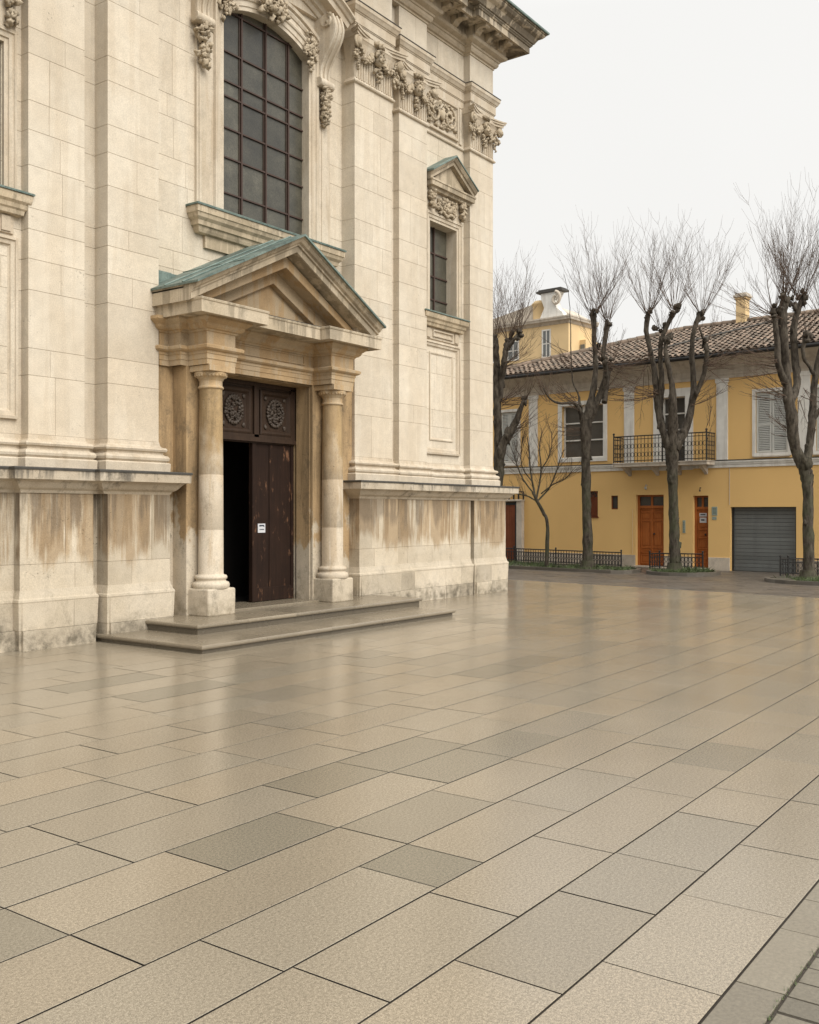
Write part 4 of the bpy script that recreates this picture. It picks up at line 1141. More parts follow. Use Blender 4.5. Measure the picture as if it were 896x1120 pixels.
# balcony
g = MB(); g.box(-3.35, -.42, -.62, -.08, 2.98, 3.07); g.box(-3.37, -.40, -.64, -.08, 3.07, 3.10)
for x in (-3.1, -2.2, -1.5, -.7): g.prism_x([(-.02, 2.98), (-.5, 2.98), (-.42, 2.94), (-.1, 2.78), (-.02, 2.72)], x - .05, x + .05)
bal = hb(g, 'balcony', 'frieze', bevel=.008)
g = MB()
def rail_run(g, p, q, z0, z1, sp=.11, curl=True, r=.009):
    p, q = Vector(p), Vector(q); L = (q - p).length; k = max(1, int(L / sp))
    for zz, rr in ((z1, .018), (z1 - .09, .01), (z0 + .06, .012)):
        g.tube([(p.x, p.y, zz), (q.x, q.y, zz)], rr, 5)
    for i in range(k + 1):
        a = p.lerp(q, i / k); g.tube([(a.x, a.y, z0), (a.x, a.y, z1)], r, 4)
        if curl and i < k:
            b = p.lerp(q, (i + .5) / k); d = (q - p).normalized(); H = z1 - z0
            for zc, rr in ((z0 + H * .30, sp * .42), (z0 + H * .62, sp * .42)):
                g.tube([(b.x + d.x * rr * math.cos(t / 8 * 6.283), b.y + d.y * rr * math.cos(t / 8 * 6.283), zc + rr * 1.5 * math.sin(t / 8 * 6.283)) for t in range(9)], .007, 4)
rail_run(g, (-3.33, -.60), (-.44, -.60), 3.10, 3.88); rail_run(g, (-3.33, -.60), (-3.33, -.05), 3.10, 3.88); rail_run(g, (-.44, -.60), (-.44, -.05), 3.10, 3.88)
for x in (-3.33, -.44): g.tube([(x, -.60, 3.1), (x, -.60, 3.94)], .022, 6); g.blob((x, -.6, 3.96), .035, rs, 0)
hb(g, 'railing', 'iron', bal)
# doors
def panel_door(x0, x1, z0, z1, zt, cols, rows, lab=None):
    g = MB(); g.box(x0, x1, .17, .22, z0, zt)
    for a, b in ((x0, x0 + .06), (x1 - .06, x1)): g.box(a, b, .12, .17, z0, z1)
    g.box(x0 + .06, x1 - .06, .12, .17, zt - .04, zt + .04); g.box(x0 + .06, x1 - .06, .12, .17, z1 - .05, z1)
    d = hb(g, 'door', 'orange_wood', bevel=.005)
    if lab: d['label'] = lab
    w = (x1 - x0 - .12) / cols
    for i in range(cols):
        for a, b in rows:
            p = MB(); xa, xb = x0 + .06 + i * w + .045, x0 + .06 + (i + 1) * w - .045
            p.fsweep([(xa, a), (xb, a), (xb, b), (xa, b)], [(-.03, 0), (-.03, .016), (-.01, .02), (0, .0)], .17, closed=True, back=0)
            p.box(xa + .04, xb - .04, .155, .17, a + .04, b - .04); hb(p, 'door_panel', 'orange_wood', d)
    if cols > 1: p = MB(); p.box((x0 + x1) / 2 - .03, (x0 + x1) / 2 + .03, .145, .17, z0, zt); hb(p, 'meeting_stile', 'orange_wood', d)
    p = MB(); p.box(x0 + .06, x1 - .06, .18, .19, zt + .04, z1 - .05); hb(p, 'fanlight', 'pane_dark', d)
    p = MB(); xc = (x0 + x1) / 2; p.box(xc - .03, xc + .03, .15, .18, zt + .04, z1 - .05); hb(p, 'fanlight_bar', 'orange_wood', d)
    p = MB(); p.blob((x1 - .14 if cols == 1 else xc + .08, .13, 1.0), .03, rs, 0); hb(p, 'door_knob', 'iron', d)
    return d
panel_door(-2.92, -2.02, .05, 2.16, 1.80, 2, ((.13, .36), (.45, .56), (.62, 1.36), (1.42, 1.62), (1.66, 1.74)), 'double door of orange brown wood')
d2 = panel_door(-1.11, -.65, .05, 2.12, 1.76, 1, ((.13, .30), (.36, .52), (.60, .85), (.92, 1.12), (1.18, 1.38)), 'narrow single wooden door')
g = MB(); g.box(-.98, -.76, .148, .154, 1.52, 1.62); g.box(-.97, -.77, .148, .154, 1.34, 1.49); hb(g, 'notice', 'white_paper', d2)
g = MB(); g.box(-.95, -.80, .145, .149, 1.56, 1.59); g.box(-.93, -.83, .145, .149, 1.40, 1.44); hb(g, 'notice_print', 'ink', d2)
panel_door(4.2, 5.1, .05, 2.15, 1.8, 2, ((.13, .36), (.45, .56), (.62, 1.36), (1.42, 1.62)))
# garage shutter
g = MB(); z = 0.; k = 0
while z < 1.76:
    hgt = .105; yy = .15
    g.box(.02, 1.80, yy, yy + .03, z + .003, z + hgt - .003, rs.gauss(0, .7)); z += hgt
gar = hb(g, 'garage_shutter', 'garage', bevel=.006)
for xg in (0., 1.77):
    g = MB(); g.box(xg, xg + .05, .10, .16, 0, 1.79); hb(g, 'guide_rail', 'iron', gar)
# small openings
g = MB(); g.fsweep([(-3.75, 1.73), (-3.52, 1.73), (-3.52, 2.15), (-3.75, 2.15)], [(0, 0), (0, .02), (.03, .02), (.03, 0)], .06, closed=True, back=0); w = hb(g, 'window', 'red_wood')
g = MB(); g.box(-3.75, -3.52, .08, .09, 1.73, 2.15); hb(g, 'pane', 'pane_dark', w)
g = MB(); g.box(-4.53, -4.21, .06, .1, 1.51, 2.12); [g.box(-4.52, -4.22, .045, .065, 1.55 + i * .1, 1.60 + i * .1) for i in range(6)]; w = hb(g, 'window', 'red_wood')
g = MB(); g.prism_y([(-4.37 + .16 * math.cos(t / 10 * math.pi), 2.12 + .18 * math.sin(t / 10 * math.pi)) for t in range(11)], .05, .09); hb(g, 'fanlight', 'pane_dark', w)
g = MB(); g.tube([(-4.37 + .16 * math.cos(t / 10 * math.pi), .02, 2.12 + .18 * math.sin(t / 10 * math.pi)) for t in range(11)], .02, 6)
for t in (2, 4, 6, 8): g.tube([(-4.37, .03, 2.12), (-4.37 + .16 * math.cos(t / 10 * math.pi), .03, 2.12 + .18 * math.sin(t / 10 * math.pi))], .01, 4)
hb(g, 'fanlight_grille', 'red_wood', w)
g = MB(); g.box(-4.56, -4.18, -.03, .05, 1.47, 1.51); hb(g, 'sill', 'red_wood', w)
g = MB(); g.tube([(-2.55, 0, 2.44), (-2.55, -.08, 2.46), (-2.55, -.10, 2.40)], .012, 6); g.blob((-2.55, -.10, 2.36), (.04, .04, .05), rs, 0); hb(g, 'wall_lamp', 'shutter')
g = MB(); g.tube([(-.87, 0, 2.34), (-.87, -.06, 2.35), (-.87, -.07, 2.28)], .012, 6); g.blob((-.87, -.07, 2.26), (.025, .025, .03), rs, 0); hb(g, 'wall_lamp', 'iron')
g = MB(); g.box(-1.42, -1.34, -.02, .0, 1.04, 1.41); 
for i in range(6): g.box(-1.40, -1.36, -.026, -.02, 1.08 + i * .05, 1.11 + i * .05, -2)
hb(g, 'intercom', 'plaque', bevel=.004)
g = MB(); g.box(-.54, -.38, -.015, 0, 1.55, 1.80); g.box(-.53, -.40, -.015, 0, 1.43, 1.52); hb(g, 'wall_plaque', 'plaque', bevel=.003)
g = MB()
for i in range(5): g.box(-.51, -.41, -.017, -.0155, 1.60 + i * .035, 1.61 + i * .035)
hb(g, 'plaque_lines', 'iron')
g = MB(); g.tube([(-.02, -.012, 2.9), (-.02, -.012, 1.85)], .008, 4); hb(g, 'wall_cable', 'frieze')
g = MB(); g.tube([(-3.02, -.015, 1.75), (-3.02, -.015, .4)], .010, 4); hb(g, 'wall_pipe', 'yellow_far')
# gate at the left end
g = MB()
x = -8.1
while x < -7.2: g.box(x, x + .088, -.10, -.06, .06, 1.92, rs.gauss(0, 1.5)); x += .09
gate = hb(g, 'wooden_gate', 'red_wood')
g = MB(); g.box(-8.15, -7.15, -.11, -.055, 1.88, 1.97); g.box(-7.19, -7.13, -.14, .0, 0, 2.0); hb(g, 'gate_frame', 'iron', gate)
g = MB(); g.box(-7.13, -6.92, -.16, -.002, 0, 2.0); g.box(-8.3, -6.90, -.20, -.002, 2.0, 2.06); hb(g, 'gate_post', 'frieze', gate, bevel=.008)
g = MB()
for i in range(7): g.box(-8.05 + i * .19, -8.01 + i * .19, -.12, -.08, 2.06, 2.32)
g.box(-8.1, -6.9, -.11, -.09, 2.30, 2.33); hb(g, 'gate_railing', 'iron', gate)
g = MB(); g.box(-3.0, -1.95, -.22, .17, 0, .05); hb(g, 'doorstep', 'travertine', bevel=.01)
g = MB(); g.box(-1.15, -.6, -.15, .17, 0, .045); hb(g, 'doorstep', 'travertine', bevel=.01)

# the taller house behind, with the scrolled gable
tower = thing('corner_house', (27.75 + YN.x * 9 - YD.x * -10.72, 9. + YN.y * 9 + YD.y * 10.72, 0), 'taller pale yellow house with a scrolled gable rising behind the tiled roof', 'house', rz=math.atan2(-.997, -.0773), local=True)
g = MB(); g.box(-6, 0, 0, 2.2, 0, 9.65); g.box(0, .3, .9, 2.0, 0, 9.0)
hbt = lambda mb, nm, mt, par=tower, bv=None: build(mb, nm, M[mt], par, bv)
hbt(g, 'wall', 'yellow_far')
g = MB(); g.sweep([(-6.1, 0), (0, 0), (0, 2.2)], [(.02, 9.62), (.05, 9.66), (.10, 9.72), (.18, 9.76), (.20, 9.84), (.22, 9.86), (.22, 9.92), (-.3, 9.98)], cap=True); hbt(g, 'cornice', 'frieze')
g = MB(); g.prism_y([(-6.1, 9.9), (.1, 9.9), (-.9, 10.5), (-1.9, 10.75), (-4.5, 10.3)], .4, 2.0); hbt(g, 'roof', 'frieze')
g = MB(); g.prism_y([(-1.5, 9.9), (-.2, 9.9), (-.35, 10.15), (-.62, 10.35), (-.72, 10.65), (-.62, 10.85), (-.50, 11.05), (-1.42, 11.05), (-1.40, 10.8), (-1.25, 10.4)], .05, .5); gb = hbt(g, 'scrolled_gable', 'white_plaster', bv=.02)
g = MB(); g.box(-1.60, -.32, -.02, .58, 11.05, 11.14); g.box(-1.52, -.4, .03, .53, 11.14, 11.2); hbt(g, 'gable_coping', 'lead', gb)
g = MB()
pts = []
for i in range(24):
    th = i / 23 * 9.5; rr = .30 * (1 - i / 27); pts.append((-.62 + rr * math.sin(th) * .8, -.03, 10.72 + rr * math.cos(th)))
g.tube(pts, [.075 * (1 - i / 34) for i in range(24)], 7); hbt(g, 'scroll', 'frieze', gb)
g = MB(); g.lathe(-1.75, .6, [(.35, 9.9), (.35, 10.62), (.40, 10.66), (.42, 10.72), (.34, 10.78), (.30, 10.84), (.12, 10.88)], 20); hbt(g, 'chimney', 'yellow_far')
for x0, x1, z0, z1 in ((-1.25, -.92, 8.30, 9.40), (-3.05, -2.55, 8.35, 9.10), (-4.2, -3.8, 8.35, 9.3)):
    g = MB(); g.fsweep([(x0, z0), (x1, z0), (x1, z1), (x0, z1)], [(-.06, 0), (-.06, .03), (0, .03), (0, 0)], 0, closed=True, back=0); w = hbt(g, 'window', 'white_plaster')
    g = MB(); g.box(x0, x1, -.012, .01, z0, z1); hbt(g, 'pane', 'garage', w); g = MB(); g.box((x0 + x1) / 2 - .02, (x0 + x1) / 2 + .02, -.02, -.01, z0, z1); g.box(x0, x1, -.02, -.01, (z0 + z1) / 2 - .02, (z0 + z1) / 2 + .02); hbt(g, 'sash', 'white_plaster', w)
g = MB(); g.box(.05, .25, .87, .9, 8.0, 8.8); hbt(g, 'window', 'garage')

# ------------------------------------------------------------ planting beds
def bed(name, pts, label):
    t = thing('planting_bed', (sum(p[0] for p in pts) / len(pts), sum(p[1] for p in pts) / len(pts), 0), label, 'planting bed', 'kerbed beds round the trees')
    P = [Vector(p) for p in pts]; n_ = len(P); c = sum(P, Vector((0, 0))) / n_
    g = MB()
    for i in range(n_):
        a, b = P[i], P[(i + 1) % n_]
        def inn(v): return v + (c - v).normalized() * .12
        ai, bi = inn(a), inn(b); t_ = rs.gauss(0, .8)
        g.add([(v.x, v.y, z) for z in (-.01, .085) for v in (a, b, bi, ai)], [(0, 1, 5, 4), (1, 2, 6, 5), (2, 3, 7, 6), (3, 0, 4, 7), (4, 5, 6, 7)], t_)
    build(g, 'kerb', M['kerb'], t)
    g = MB(); g.add([(p.x, p.y, .05) for p in [v + (c - v).normalized() * .1 for v in P]], [list(range(n_))]); build(g, 'soil', M['earth'], t)
    return t, P, c
def inside(p, P):
    k = False; j = len(P) - 1
    for i in range(len(P)):
        if (P[i].y > p[1]) != (P[j].y > p[1]) and p[0] < (P[j].x - P[i].x) * (p[1] - P[i].y) / (P[j].y - P[i].y) + P[i].x: k = not k
        j = i
    return k
grass = MB()
def sow(P, c, nblade, rg, hmax=.14):
    xs_ = [p.x for p in P]; ys_ = [p.y for p in P]; k = 0
    while k < nblade:
        x, y = rg.uniform(min(xs_), max(xs_)), rg.uniform(min(ys_), max(ys_))
        q = Vector((x, y)); q2 = q + (q - c).normalized() * .14
        if not inside(q2, P): continue
        k += 1
        if noise.noise(Vector((x * 1.3, y * 1.3, 3))) < -.12: continue
        h = rg.uniform(.03, hmax) * (.6 + .8 * max(0, noise.noise(Vector((x * 2.2, y * 2.2, 0))) + .3)); a = rg.uniform(0, 6.28); w = rg.uniform(.006, .014)
        dx, dy = math.cos(a) * w, math.sin(a) * w; lx, ly = rg.gauss(0, .035), rg.gauss(0, .035)
        grass.add([(x - dx, y - dy, .048), (x + dx, y + dy, .048), (x + lx + dx * .6, y + ly + dy * .6, .05 + h * .6), (x + lx * 2, y + ly * 2, .05 + h)], [(0, 1, 2), (0, 2, 3)], rg.gauss(0, 2.))
def oval(cx_, cy_, rx, ry, n_=26, ang=0):
    return [(cx_ + rx * math.cos(t) * math.cos(ang) - ry * math.sin(t) * math.sin(ang), cy_ + rx * math.cos(t) * math.sin(ang) + ry * math.sin(t) * math.cos(ang)) for t in [2 * math.pi * i / n_ for i in range(n_)]]
rg_ = random.Random(6)
# long bed beside the church
long_ = [(25.05, 20.), (25.05, 17.5), (25.0, 15), (24.85, 13.6), (24.7, 12.2), (24.62, 11.2), (24.75, 10.86), (25.0, 10.75), (25.5, 10.75), (26.0, 10.9), (26.4, 11.3), (26.7, 12.4), (26.95, 13.6), (27.1, 15), (27.3, 17.5), (27.4, 20.)]
for nm, pts, lab, nb in (('a', long_, 'long kerbed grass bed beside the church corner with a low iron railing', 7000),
                         ('b', oval(25.55, 9.55, 1.0, .95), 'oval kerbed bed round the tree by the orange wooden doors', 2600),
                         ('c', oval(24.35, 5.7, 1.1, 1.35), 'kerbed bed round the tree at the right edge, before the garage', 3600)):
    t, P, c = bed(nm, pts, lab); sow(P, c, nb, rg_)
for q in range(160):
    x = 2.6 + abs(rg_.gauss(0, 1.2)); y = .942 + rg_.gauss(0, .004); h = rg_.uniform(.004, .016); w = .004
    grass.add([(x - w, y, -.004), (x + w, y, -.004), (x + rg_.gauss(0, .006), y + rg_.gauss(0, .006), h)], [(0, 1, 2)], rg_.gauss(0, 2))
tag(build(grass, 'grass', M['grass']), 'short green grass growing in the kerbed tree beds', 'grass', kind='stuff')

# low iron railings
def railing(runs, label, base):
    t = thing('iron_railing', (*base, 0), label, 'railing', 'low iron railings round the tree beds')
    g = MB()
    for p, q in runs: rail_run(g, p, q, .08, .50, .10, True, .010)
    build(g, 'bars', M['iron'], t)
    ends = []
    for p, q in runs:
        for e_ in (p, q):
            if e_ not in ends: ends.append(e_)
    for e_ in ends:
        g = MB(); g.tube([(*e_, .0), (*e_, .55)], .022, 6); g.blob((*e_, .56), .028, rs, 0); build(g, 'post', M['iron'], t)
railing([((26.1, 11.55), (26.35, 12.6)), ((26.35, 12.6), (26.65, 13.9)), ((26.65, 13.9), (27.1, 15.6)), ((27.1, 15.6), (27.3, 18))], 'long low iron railing along the grass bed beside the church corner', (26.5, 13.5))
railing([((26.3, 10.5), (26.45, 10.05)), ((26.45, 10.05), (26.5, 9.35)), ((25.9, 10.62), (26.3, 10.5))], 'short low iron railing behind the tree between the two wooden doors', (26.4, 9.9))
railing([((24.9, 6.85), (25.2, 6.75)), ((25.2, 6.75), (25.35, 6.2)), ((25.35, 6.2), (25.35, 5.0)), ((25.35, 5.0), (25.1, 4.5))], 'low iron railing before the grey garage shutter at the right edge', (25.2, 6.4))

# ------------------------------------------------------------ trees
def smooth_path(pts, rad, sub=4, jit=.0, rg=rng):
    out, ro = [], []
    P = [Vector(p) for p in pts]; n_ = len(P)
    for i in range(n_ - 1):
        p0 = P[max(0, i - 1)]; p1 = P[i]; p2 = P[i + 1]; p3 = P[min(n_ - 1, i + 2)]
        for k in range(sub):
            t = k / sub
            q = .5 * ((2 * p1) + (-p0 + p2) * t + (2 * p0 - 5 * p1 + 4 * p2 - p3) * t * t + (-p0 + 3 * p1 - 3 * p2 + p3) * t ** 3)
            out.append(q + Vector((rg.gauss(0, jit), rg.gauss(0, jit), 0)) if i + k else q)
            ro.append((rad[i] + (rad[i + 1] - rad[i]) * t) * (1 + rg.uniform(-.08, .10)))
    out.append(P[-1]); ro.append(rad[-1])
    return out, ro
def shoot(mb, p, d, L, r0, rg, lean=.35, subs=5, up=1.2, k=7):
    pts = [Vector(p)]; d = d.normalized(); wob = Vector((rg.gauss(0, .05), rg.gauss(0, .05), 0))
    for i in range(k):
        d = (d + Vector((0, 0, up * .10)) + wob * .35 + Vector((rg.gauss(0, .05), rg.gauss(0, .05), rg.gauss(0, .03)))).normalized()
        pts.append(pts[-1] + d * (L / k))
    rad = [r0 * (1 - .78 * i / k) for i in range(k + 1)]
    mb.tube(pts, rad, 4 if r0 > .008 else 3, rg.gauss(0, .6), True, False)
    for s_ in range(subs):
        i = rg.randint(2, k - 1); q = pts[i].lerp(pts[i + 1] if i < k else pts[i], rg.random())
        dd = (pts[i] - pts[i - 1]).normalized(); a = rg.uniform(0, 6.28)
        side = Vector((math.cos(a), math.sin(a), .2)); l2 = L * rg.uniform(.14, .32)
        e1 = q + (dd * .75 + side * .55).normalized() * l2 * .5; e2 = e1 + (dd * .95 + side * .3 + Vector((0, 0, .2))).normalized() * l2 * .5
        mb.tube([q, e1, e2], [max(.0025, r0 * .42), max(.0022, r0 * .34), .0016], 3, rg.gauss(0, .6), True, False)
def tree(px_base, F, limbs, knobs, label, seed, side=(), L=2.1, flare=1.25, nshoot=34, spread=.55, name='pollarded_tree', group='pollarded trees before the yellow townhouse', cat='tree', lump=True):
    """limbs: list of (pixel path, radius in pixels list, depth drift in metres list); knobs: (px, py, dF, count, length)"""
    rg = random.Random(seed); sc = F / 1080
    base = at(px_base[0], px_base[1], F); base.z = 0
    t = thing(name, base, label, cat, group)
    g = MB()
    for path, rads, dep in limbs:
        pts = []
        for (x, y), dd in zip(path, dep): pts.append(at(x, y, F + dd))
        rd = [r * (F / 1080) * (.92 if k_ == 0 else .76) for k_, r in enumerate(rads)] if path[0][1] < 500 else [r * (F / 1080) * .86 for r in rads]
        o, ro = smooth_path(pts, rd, 5, .006, rg)
        g.tube(o, ro, 12)
        if lump:
            for i in range(2, len(o) - 1, 2):
                if rg.random() < .6 and rads[0] > 2.6:
                    a = rg.uniform(0, 6.28); g.blob(o[i] + Vector((math.cos(a), math.sin(a), 0)) * ro[i] * .55, (ro[i] * .52, ro[i] * .52, ro[i] * 1.15), rg, .35)
    tw = MB()
    for (x, y, dd, cnt, ln) in knobs:
        c = at(x, y, F + dd)
        for q in range(5 if lump else 0): g.blob(c + Vector((rg.gauss(0, .06), rg.gauss(0, .06), rg.gauss(-.04, .09))), (rg.uniform(.04, .08), rg.uniform(.04, .08), rg.uniform(.05, .10)), rg, .35)
        for q in range(int(cnt * .95)):
            a = rg.uniform(0, 6.28); sp = spread * math.sqrt(rg.random()) * 1.9
            d = Vector((math.cos(a) * sp, math.sin(a) * sp, 1.)); l_ = ln * rg.uniform(.45, 1.1) * (1.1 - .3 * sp)
            shoot(tw, c + Vector((math.cos(a) * .08, math.sin(a) * .08, rg.uniform(-.06, .08))), d, l_, rg.uniform(.004, .0085), rg, subs=rg.randint(4, 9))
    for (x, y, dd, dx, dz, ln, cnt) in side:      # thin side branches: start pixel, direction on the picture
        c = at(x, y, F + dd)
        for q in range(int(cnt * 1.9)):
            d = Vector((SH * dx, -CH * dx, dz)) + Vector((rg.gauss(0, .35), rg.gauss(0, .35), rg.gauss(0, .3)))
            shoot(tw, c + Vector((rg.gauss(0, .05), rg.gauss(0, .05), rg.gauss(0, .1))), d, ln * rg.uniform(.5, 1.1), rg.uniform(.006, .011), rg, subs=rg.randint(4, 8), up=.5)
    # root flare
    if flare > 1:
        b0 = at(px_base[0], px_base[1], F); r = limbs[0][1][0] * sc
        g.lathe(base.x, base.y, [(r * 1.55, -.02), (r * 1.35, .05), (r * 1.15, .14), (r * 1.02, .28)], 14)
    build(g, 'trunk', M['bark'], t); build(tw, 'crown', M['twig'], t)
    return t

# tree 1, beside the tall window of the townhouse
tree((643, 624), 27.8, [
    ([(643, 626), (643, 600), (642, 560), (641, 520), (641, 485), (641, 460)], [7.2, 6.4, 5.8, 5.8, 6.2, 8.0], [0] * 6),
    ([(641, 462), (646, 440), (651, 415), (651, 390), (650, 365), (649, 343)], [6.5, 5.4, 4.0, 3.4, 3.4, 4.2], [0, 0, .1, .2, .2, .2]),
    ([(643, 460), (655, 435), (663, 410), (660, 388), (663, 365), (665, 352)], [6.0, 5.0, 3.6, 3.2, 3.6, 4.2], [0, -.1, -.3, -.5, -.5, -.5]),
    ([(638, 462), (634, 448), (627, 441), (612, 441), (602, 436), (594, 424)], [4, 2.8, 2.2, 1.8, 1.3, .8], [0, -.1, -.2, -.3, -.4, -.4]),
    ([(634, 444), (633, 432), (627, 418), (625, 395), (624, 350), (622, 320), (617, 300)], [2.2, 1.3, 1.0, .9, .6, .4, .3], [0, .1, .2, .3, .3, .3, .3]),
    ([(661, 440), (664, 420), (668, 398)], [3.6, 3.2, 2.4], [-.1, .2, .4])],
    [(649, 342, .2, 36, 2.5), (665, 350, -.5, 38, 2.5), (668, 396, .4, 8, 1.2), (652, 380, .4, 12, 1.8), (661, 392, -.6, 10, 1.6)],
    'bare pollarded tree with a mossy trunk before the white framed window of the yellow townhouse', 21,
    side=[(630, 440, -.2, -1, .3, 1.2, 9), (655, 430, 0, 1, .1, 1.1, 9), (640, 470, 0, -.8, -.2, .9, 6), (664, 400, 0, 1, -.4, 1.2, 8), (600, 435, -.4, -.3, .8, .9, 6), (700, 400, .5, .1, -1, 1.2, 0), (624, 400, .3, -.9, .5, .9, 8)])
# tree 2, before the balcony
tree((738, 627), 26.6, [
    ([(739, 629), (738, 605), (737, 570), (736, 530), (736, 505), (735, 488)], [7.4, 6.6, 6.2, 6.2, 7.0, 9.0], [0] * 6),
    ([(734, 492), (725, 470), (719, 440), (717, 415), (713, 390), (707, 362), (709, 343)], [7, 5.6, 4.6, 4.2, 3.6, 3.4, 3.6], [0, 0, .1, .1, .2, .3, .3]),
    ([(722, 445), (724, 420), (723, 395), (723, 375), (730, 356), (738, 340)], [3.4, 4.0, 3.4, 3.4, 3.2, 4.0], [.1, 0, -.1, -.2, -.3, -.4]),
    ([(735, 490), (736, 462), (736, 440), (735, 420), (731, 400), (728, 382), (731, 366)], [7, 6.6, 6.4, 4.0, 3.6, 3.0, 2.6], [0, -.1, -.2, -.2, -.3, -.3, -.3]),
    ([(737, 490), (749, 470), (756, 447), (759, 420), (757, 390), (759, 362), (766, 344)], [7.5, 6.2, 5.2, 4.2, 3.8, 3.2, 4.0], [0, .1, .1, .2, .2, .1, .1]),
    ([(757, 440), (764, 425), (771, 405), (773, 386), (772, 376)], [3.6, 3.4, 3.4, 3.4, 3.6], [.1, -.1, -.2, -.3, -.3]),
    ([(773, 380), (768, 366), (765, 358)], [2.0, 1.6, .8], [-.3, -.3, -.3])],
    [(709, 341, .3, 38, 2.6), (738, 338, -.4, 38, 2.7), (767, 342, .1, 38, 2.5), (773, 374, -.3, 12, 1.5), (724, 360, -.2, 12, 2.), (731, 366, -.3, 8, 1.4)],
    'bare pollarded tree standing before the wrought iron balcony of the yellow townhouse', 22,
    side=[(718, 430, 0, -1, -.1, 1.4, 10), (772, 400, -.3, 1, .0, 1.4, 12), (712, 390, .2, -1, -.3, 1.3, 8), (756, 440, 0, 1, .5, 1., 6), (709, 400, .2, -.3, -1, 1.6, 4), (772, 470, -.3, .2, 1, 1.0, 3)])
# tree 3, at the right edge
tree((884, 637), 23.2, [
    ([(886, 639), (885, 610), (884, 570), (884, 540), (882, 520), (880, 506)], [8.0, 7.0, 6.6, 6.8, 7.6, 9.5], [0] * 6),
    ([(878, 510), (869, 485), (866, 455), (862, 432), (860, 405), (858, 375), (856, 345), (860, 325)], [7, 6.8, 7.2, 6.6, 5.6, 5.6, 5.6, 6], [0, 0, -.1, -.1, -.1, -.2, -.2, -.2]),
    ([(863, 445), (872, 420), (870, 395), (868, 365), (872, 342), (878, 328)], [5, 5.2, 5.0, 5.0, 4.2, 4.4], [-.1, .1, .2, .2, .2, .2]),
    ([(860, 420), (852, 400), (850, 375), (848, 355), (846, 342)], [4.6, 4.4, 4.2, 3.4, 3.0], [-.1, -.3, -.3, -.3, -.3]),
    ([(882, 508), (886, 485), (888, 460), (890, 430), (894, 400), (900, 375), (903, 350)], [6, 5.2, 4.6, 4.2, 3.8, 3.6, 4.2], [0, .1, .1, .2, .2, .2, .2]),
    ([(892, 412), (885, 400), (879, 390), (880, 372), (882, 365)], [3.0, 2.4, 2.6, 3.2, 3.4], [.2, .1, 0, 0, 0]),
    ([(888, 462), (897, 448), (910, 436), (917, 410), (918, 385)], [3.6, 3.2, 3.2, 3.0, 3.6], [.1, 0, -.1, -.2, -.2])],
    [(858, 322, -.2, 40, 2.4), (877, 325, .2, 40, 2.3), (847, 338, -.3, 22, 1.9), (903, 346, .2, 34, 2.3), (882, 362, 0, 12, 1.2), (918, 382, -.2, 26, 2.2), (866, 330, 0, 22, 2.5)],
    'thick bare pollarded tree at the right edge, standing before the grey garage shutter', 23,
    side=[(858, 430, -.2, -1, .2, 1.2, 9), (850, 395, -.3, -1, .0, 1.3, 9), (862, 470, 0, -1, .3, .8, 5), (880, 430, .1, .3, -.9, 1.0, 5), (850, 350, -.3, -1, .5, 1.5, 8)])
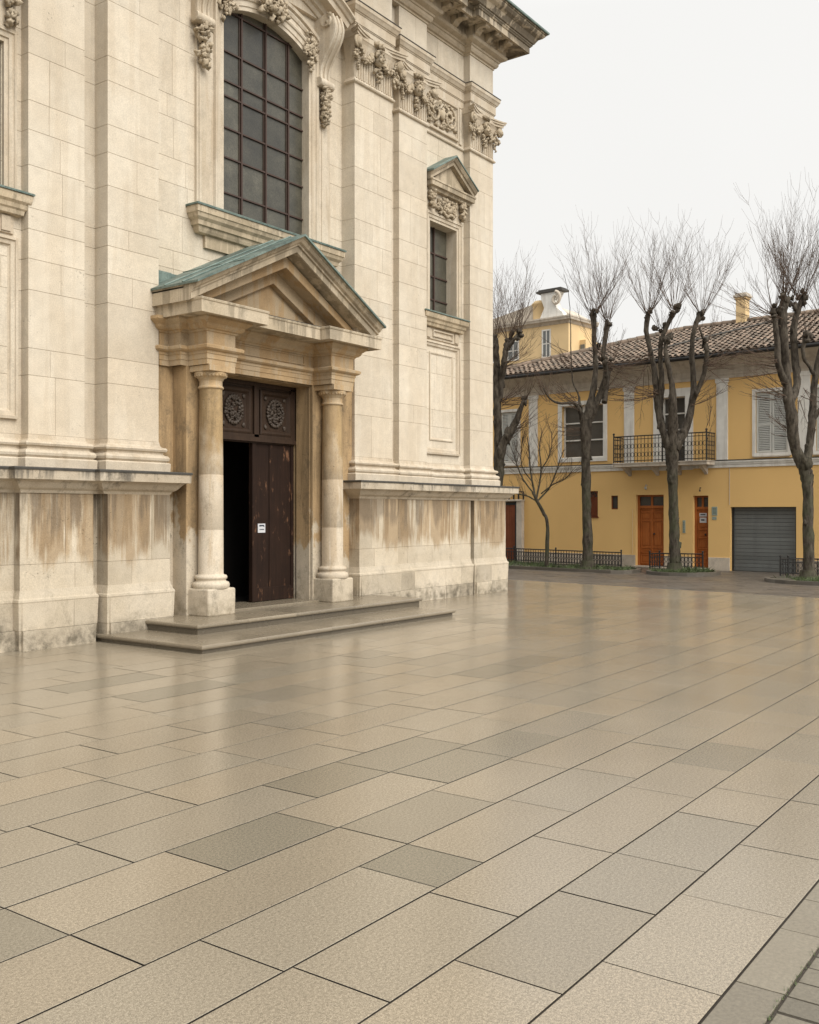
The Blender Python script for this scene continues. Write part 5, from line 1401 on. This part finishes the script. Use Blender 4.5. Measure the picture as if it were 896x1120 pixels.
# tree 0, half behind the church corner
tree((536, 620), 28.6, [
    ([(536, 621), (538, 590), (541, 560), (544, 530), (546, 510)], [8, 7.4, 7, 6.8, 6.8], [0] * 5),
    ([(545, 514), (549, 490), (558, 473), (565, 460), (570, 446), (573, 436)], [6.4, 5.8, 5.4, 4.2, 2.8, 1.6], [0, -.1, -.2, -.3, -.4, -.4]),
    ([(545, 512), (545, 480), (544, 450), (544, 420), (543, 390), (541, 370)], [6, 5.4, 5, 4.6, 4.2, 4.4], [0, .1, .1, .1, .1, .1]),
    ([(546, 440), (549, 415), (552, 395), (554, 380), (558, 372)], [4, 4.2, 4.4, 4.2, 3.8], [.1, 0, -.2, -.2, -.2]),
    ([(553, 384), (562, 372), (568, 364)], [3., 2.4, 2.0], [-.2, -.4, -.4])],
    [(542, 368, .1, 34, 2.3), (556, 370, -.2, 40, 2.4), (568, 362, -.4, 18, 1.7), (573, 436, -.4, 12, 1.0)],
    'bare pollarded tree half hidden behind the church corner', 20,
    side=[(560, 470, -.2, .8, .5, 1.2, 10), (548, 440, 0, 1, .3, 1.3, 12), (552, 400, -.2, 1, .5, 1.3, 10)])
# young tree
rg = random.Random(31)
yt = thing('young_tree', at(598, 620, 28.6).xy.to_3d(), 'slim young bare tree with a bent stem beside the church corner', 'tree')
g = MB(); F = 28.6
def seg(path, rads, dd):
    o, ro = smooth_path([at(x, y, F + d) for (x, y), d in zip(path, dd)], [r * F / 1080 for r in rads], 4, .004, rg); g.tube(o, ro, 8); return o
seg([(598, 625), (598.5, 600), (599, 572), (594, 560), (587, 547), (583, 538)], [2.6, 2.2, 1.9, 1.8, 1.8, 1.6], [0] * 6)
br = [([(586, 546), (583, 530), (580, 512), (579, 495), (577, 478)], 1.2), ([(587, 546), (590, 530), (592, 512), (590, 490), (593, 472)], 1.1), ([(588, 548), (600, 535), (607, 520), (612, 505), (617, 492)], 1.0),
      ([(585, 547), (578, 543), (570, 541), (562, 539)], .9), ([(584, 540), (573, 525), (566, 510), (562, 495)], .9), ([(592, 540), (605, 530), (618, 524), (626, 515)], .8), ([(583, 528), (572, 512), (570, 495), (572, 478)], .7), ([(591, 515), (600, 500), (604, 485), (603, 472)], .7)]
tw = MB()
for path, r0 in br:
    d0 = rg.uniform(-.5, .5)
    o = seg(path, [r0 * (1 - .15 * i) for i in range(len(path))], [d0 * i / len(path) for i in range(len(path))])
    for q in range(24):
        i = rg.randint(3, len(o) - 1); a = rg.uniform(0, 6.28)
        shoot(tw, o[i], (o[i] - o[i - 1]).normalized() + Vector((math.cos(a), math.sin(a), .3)) * .8, rg.uniform(.35, .8), .0065, rg, subs=4, up=.4, k=5)
build(g, 'trunk', M['bark'], yt); build(tw, 'crown', M['twig'], yt)

# remove the helper marks
for o in bpy.data.objects:
    if '_local' in o: del o['_local']
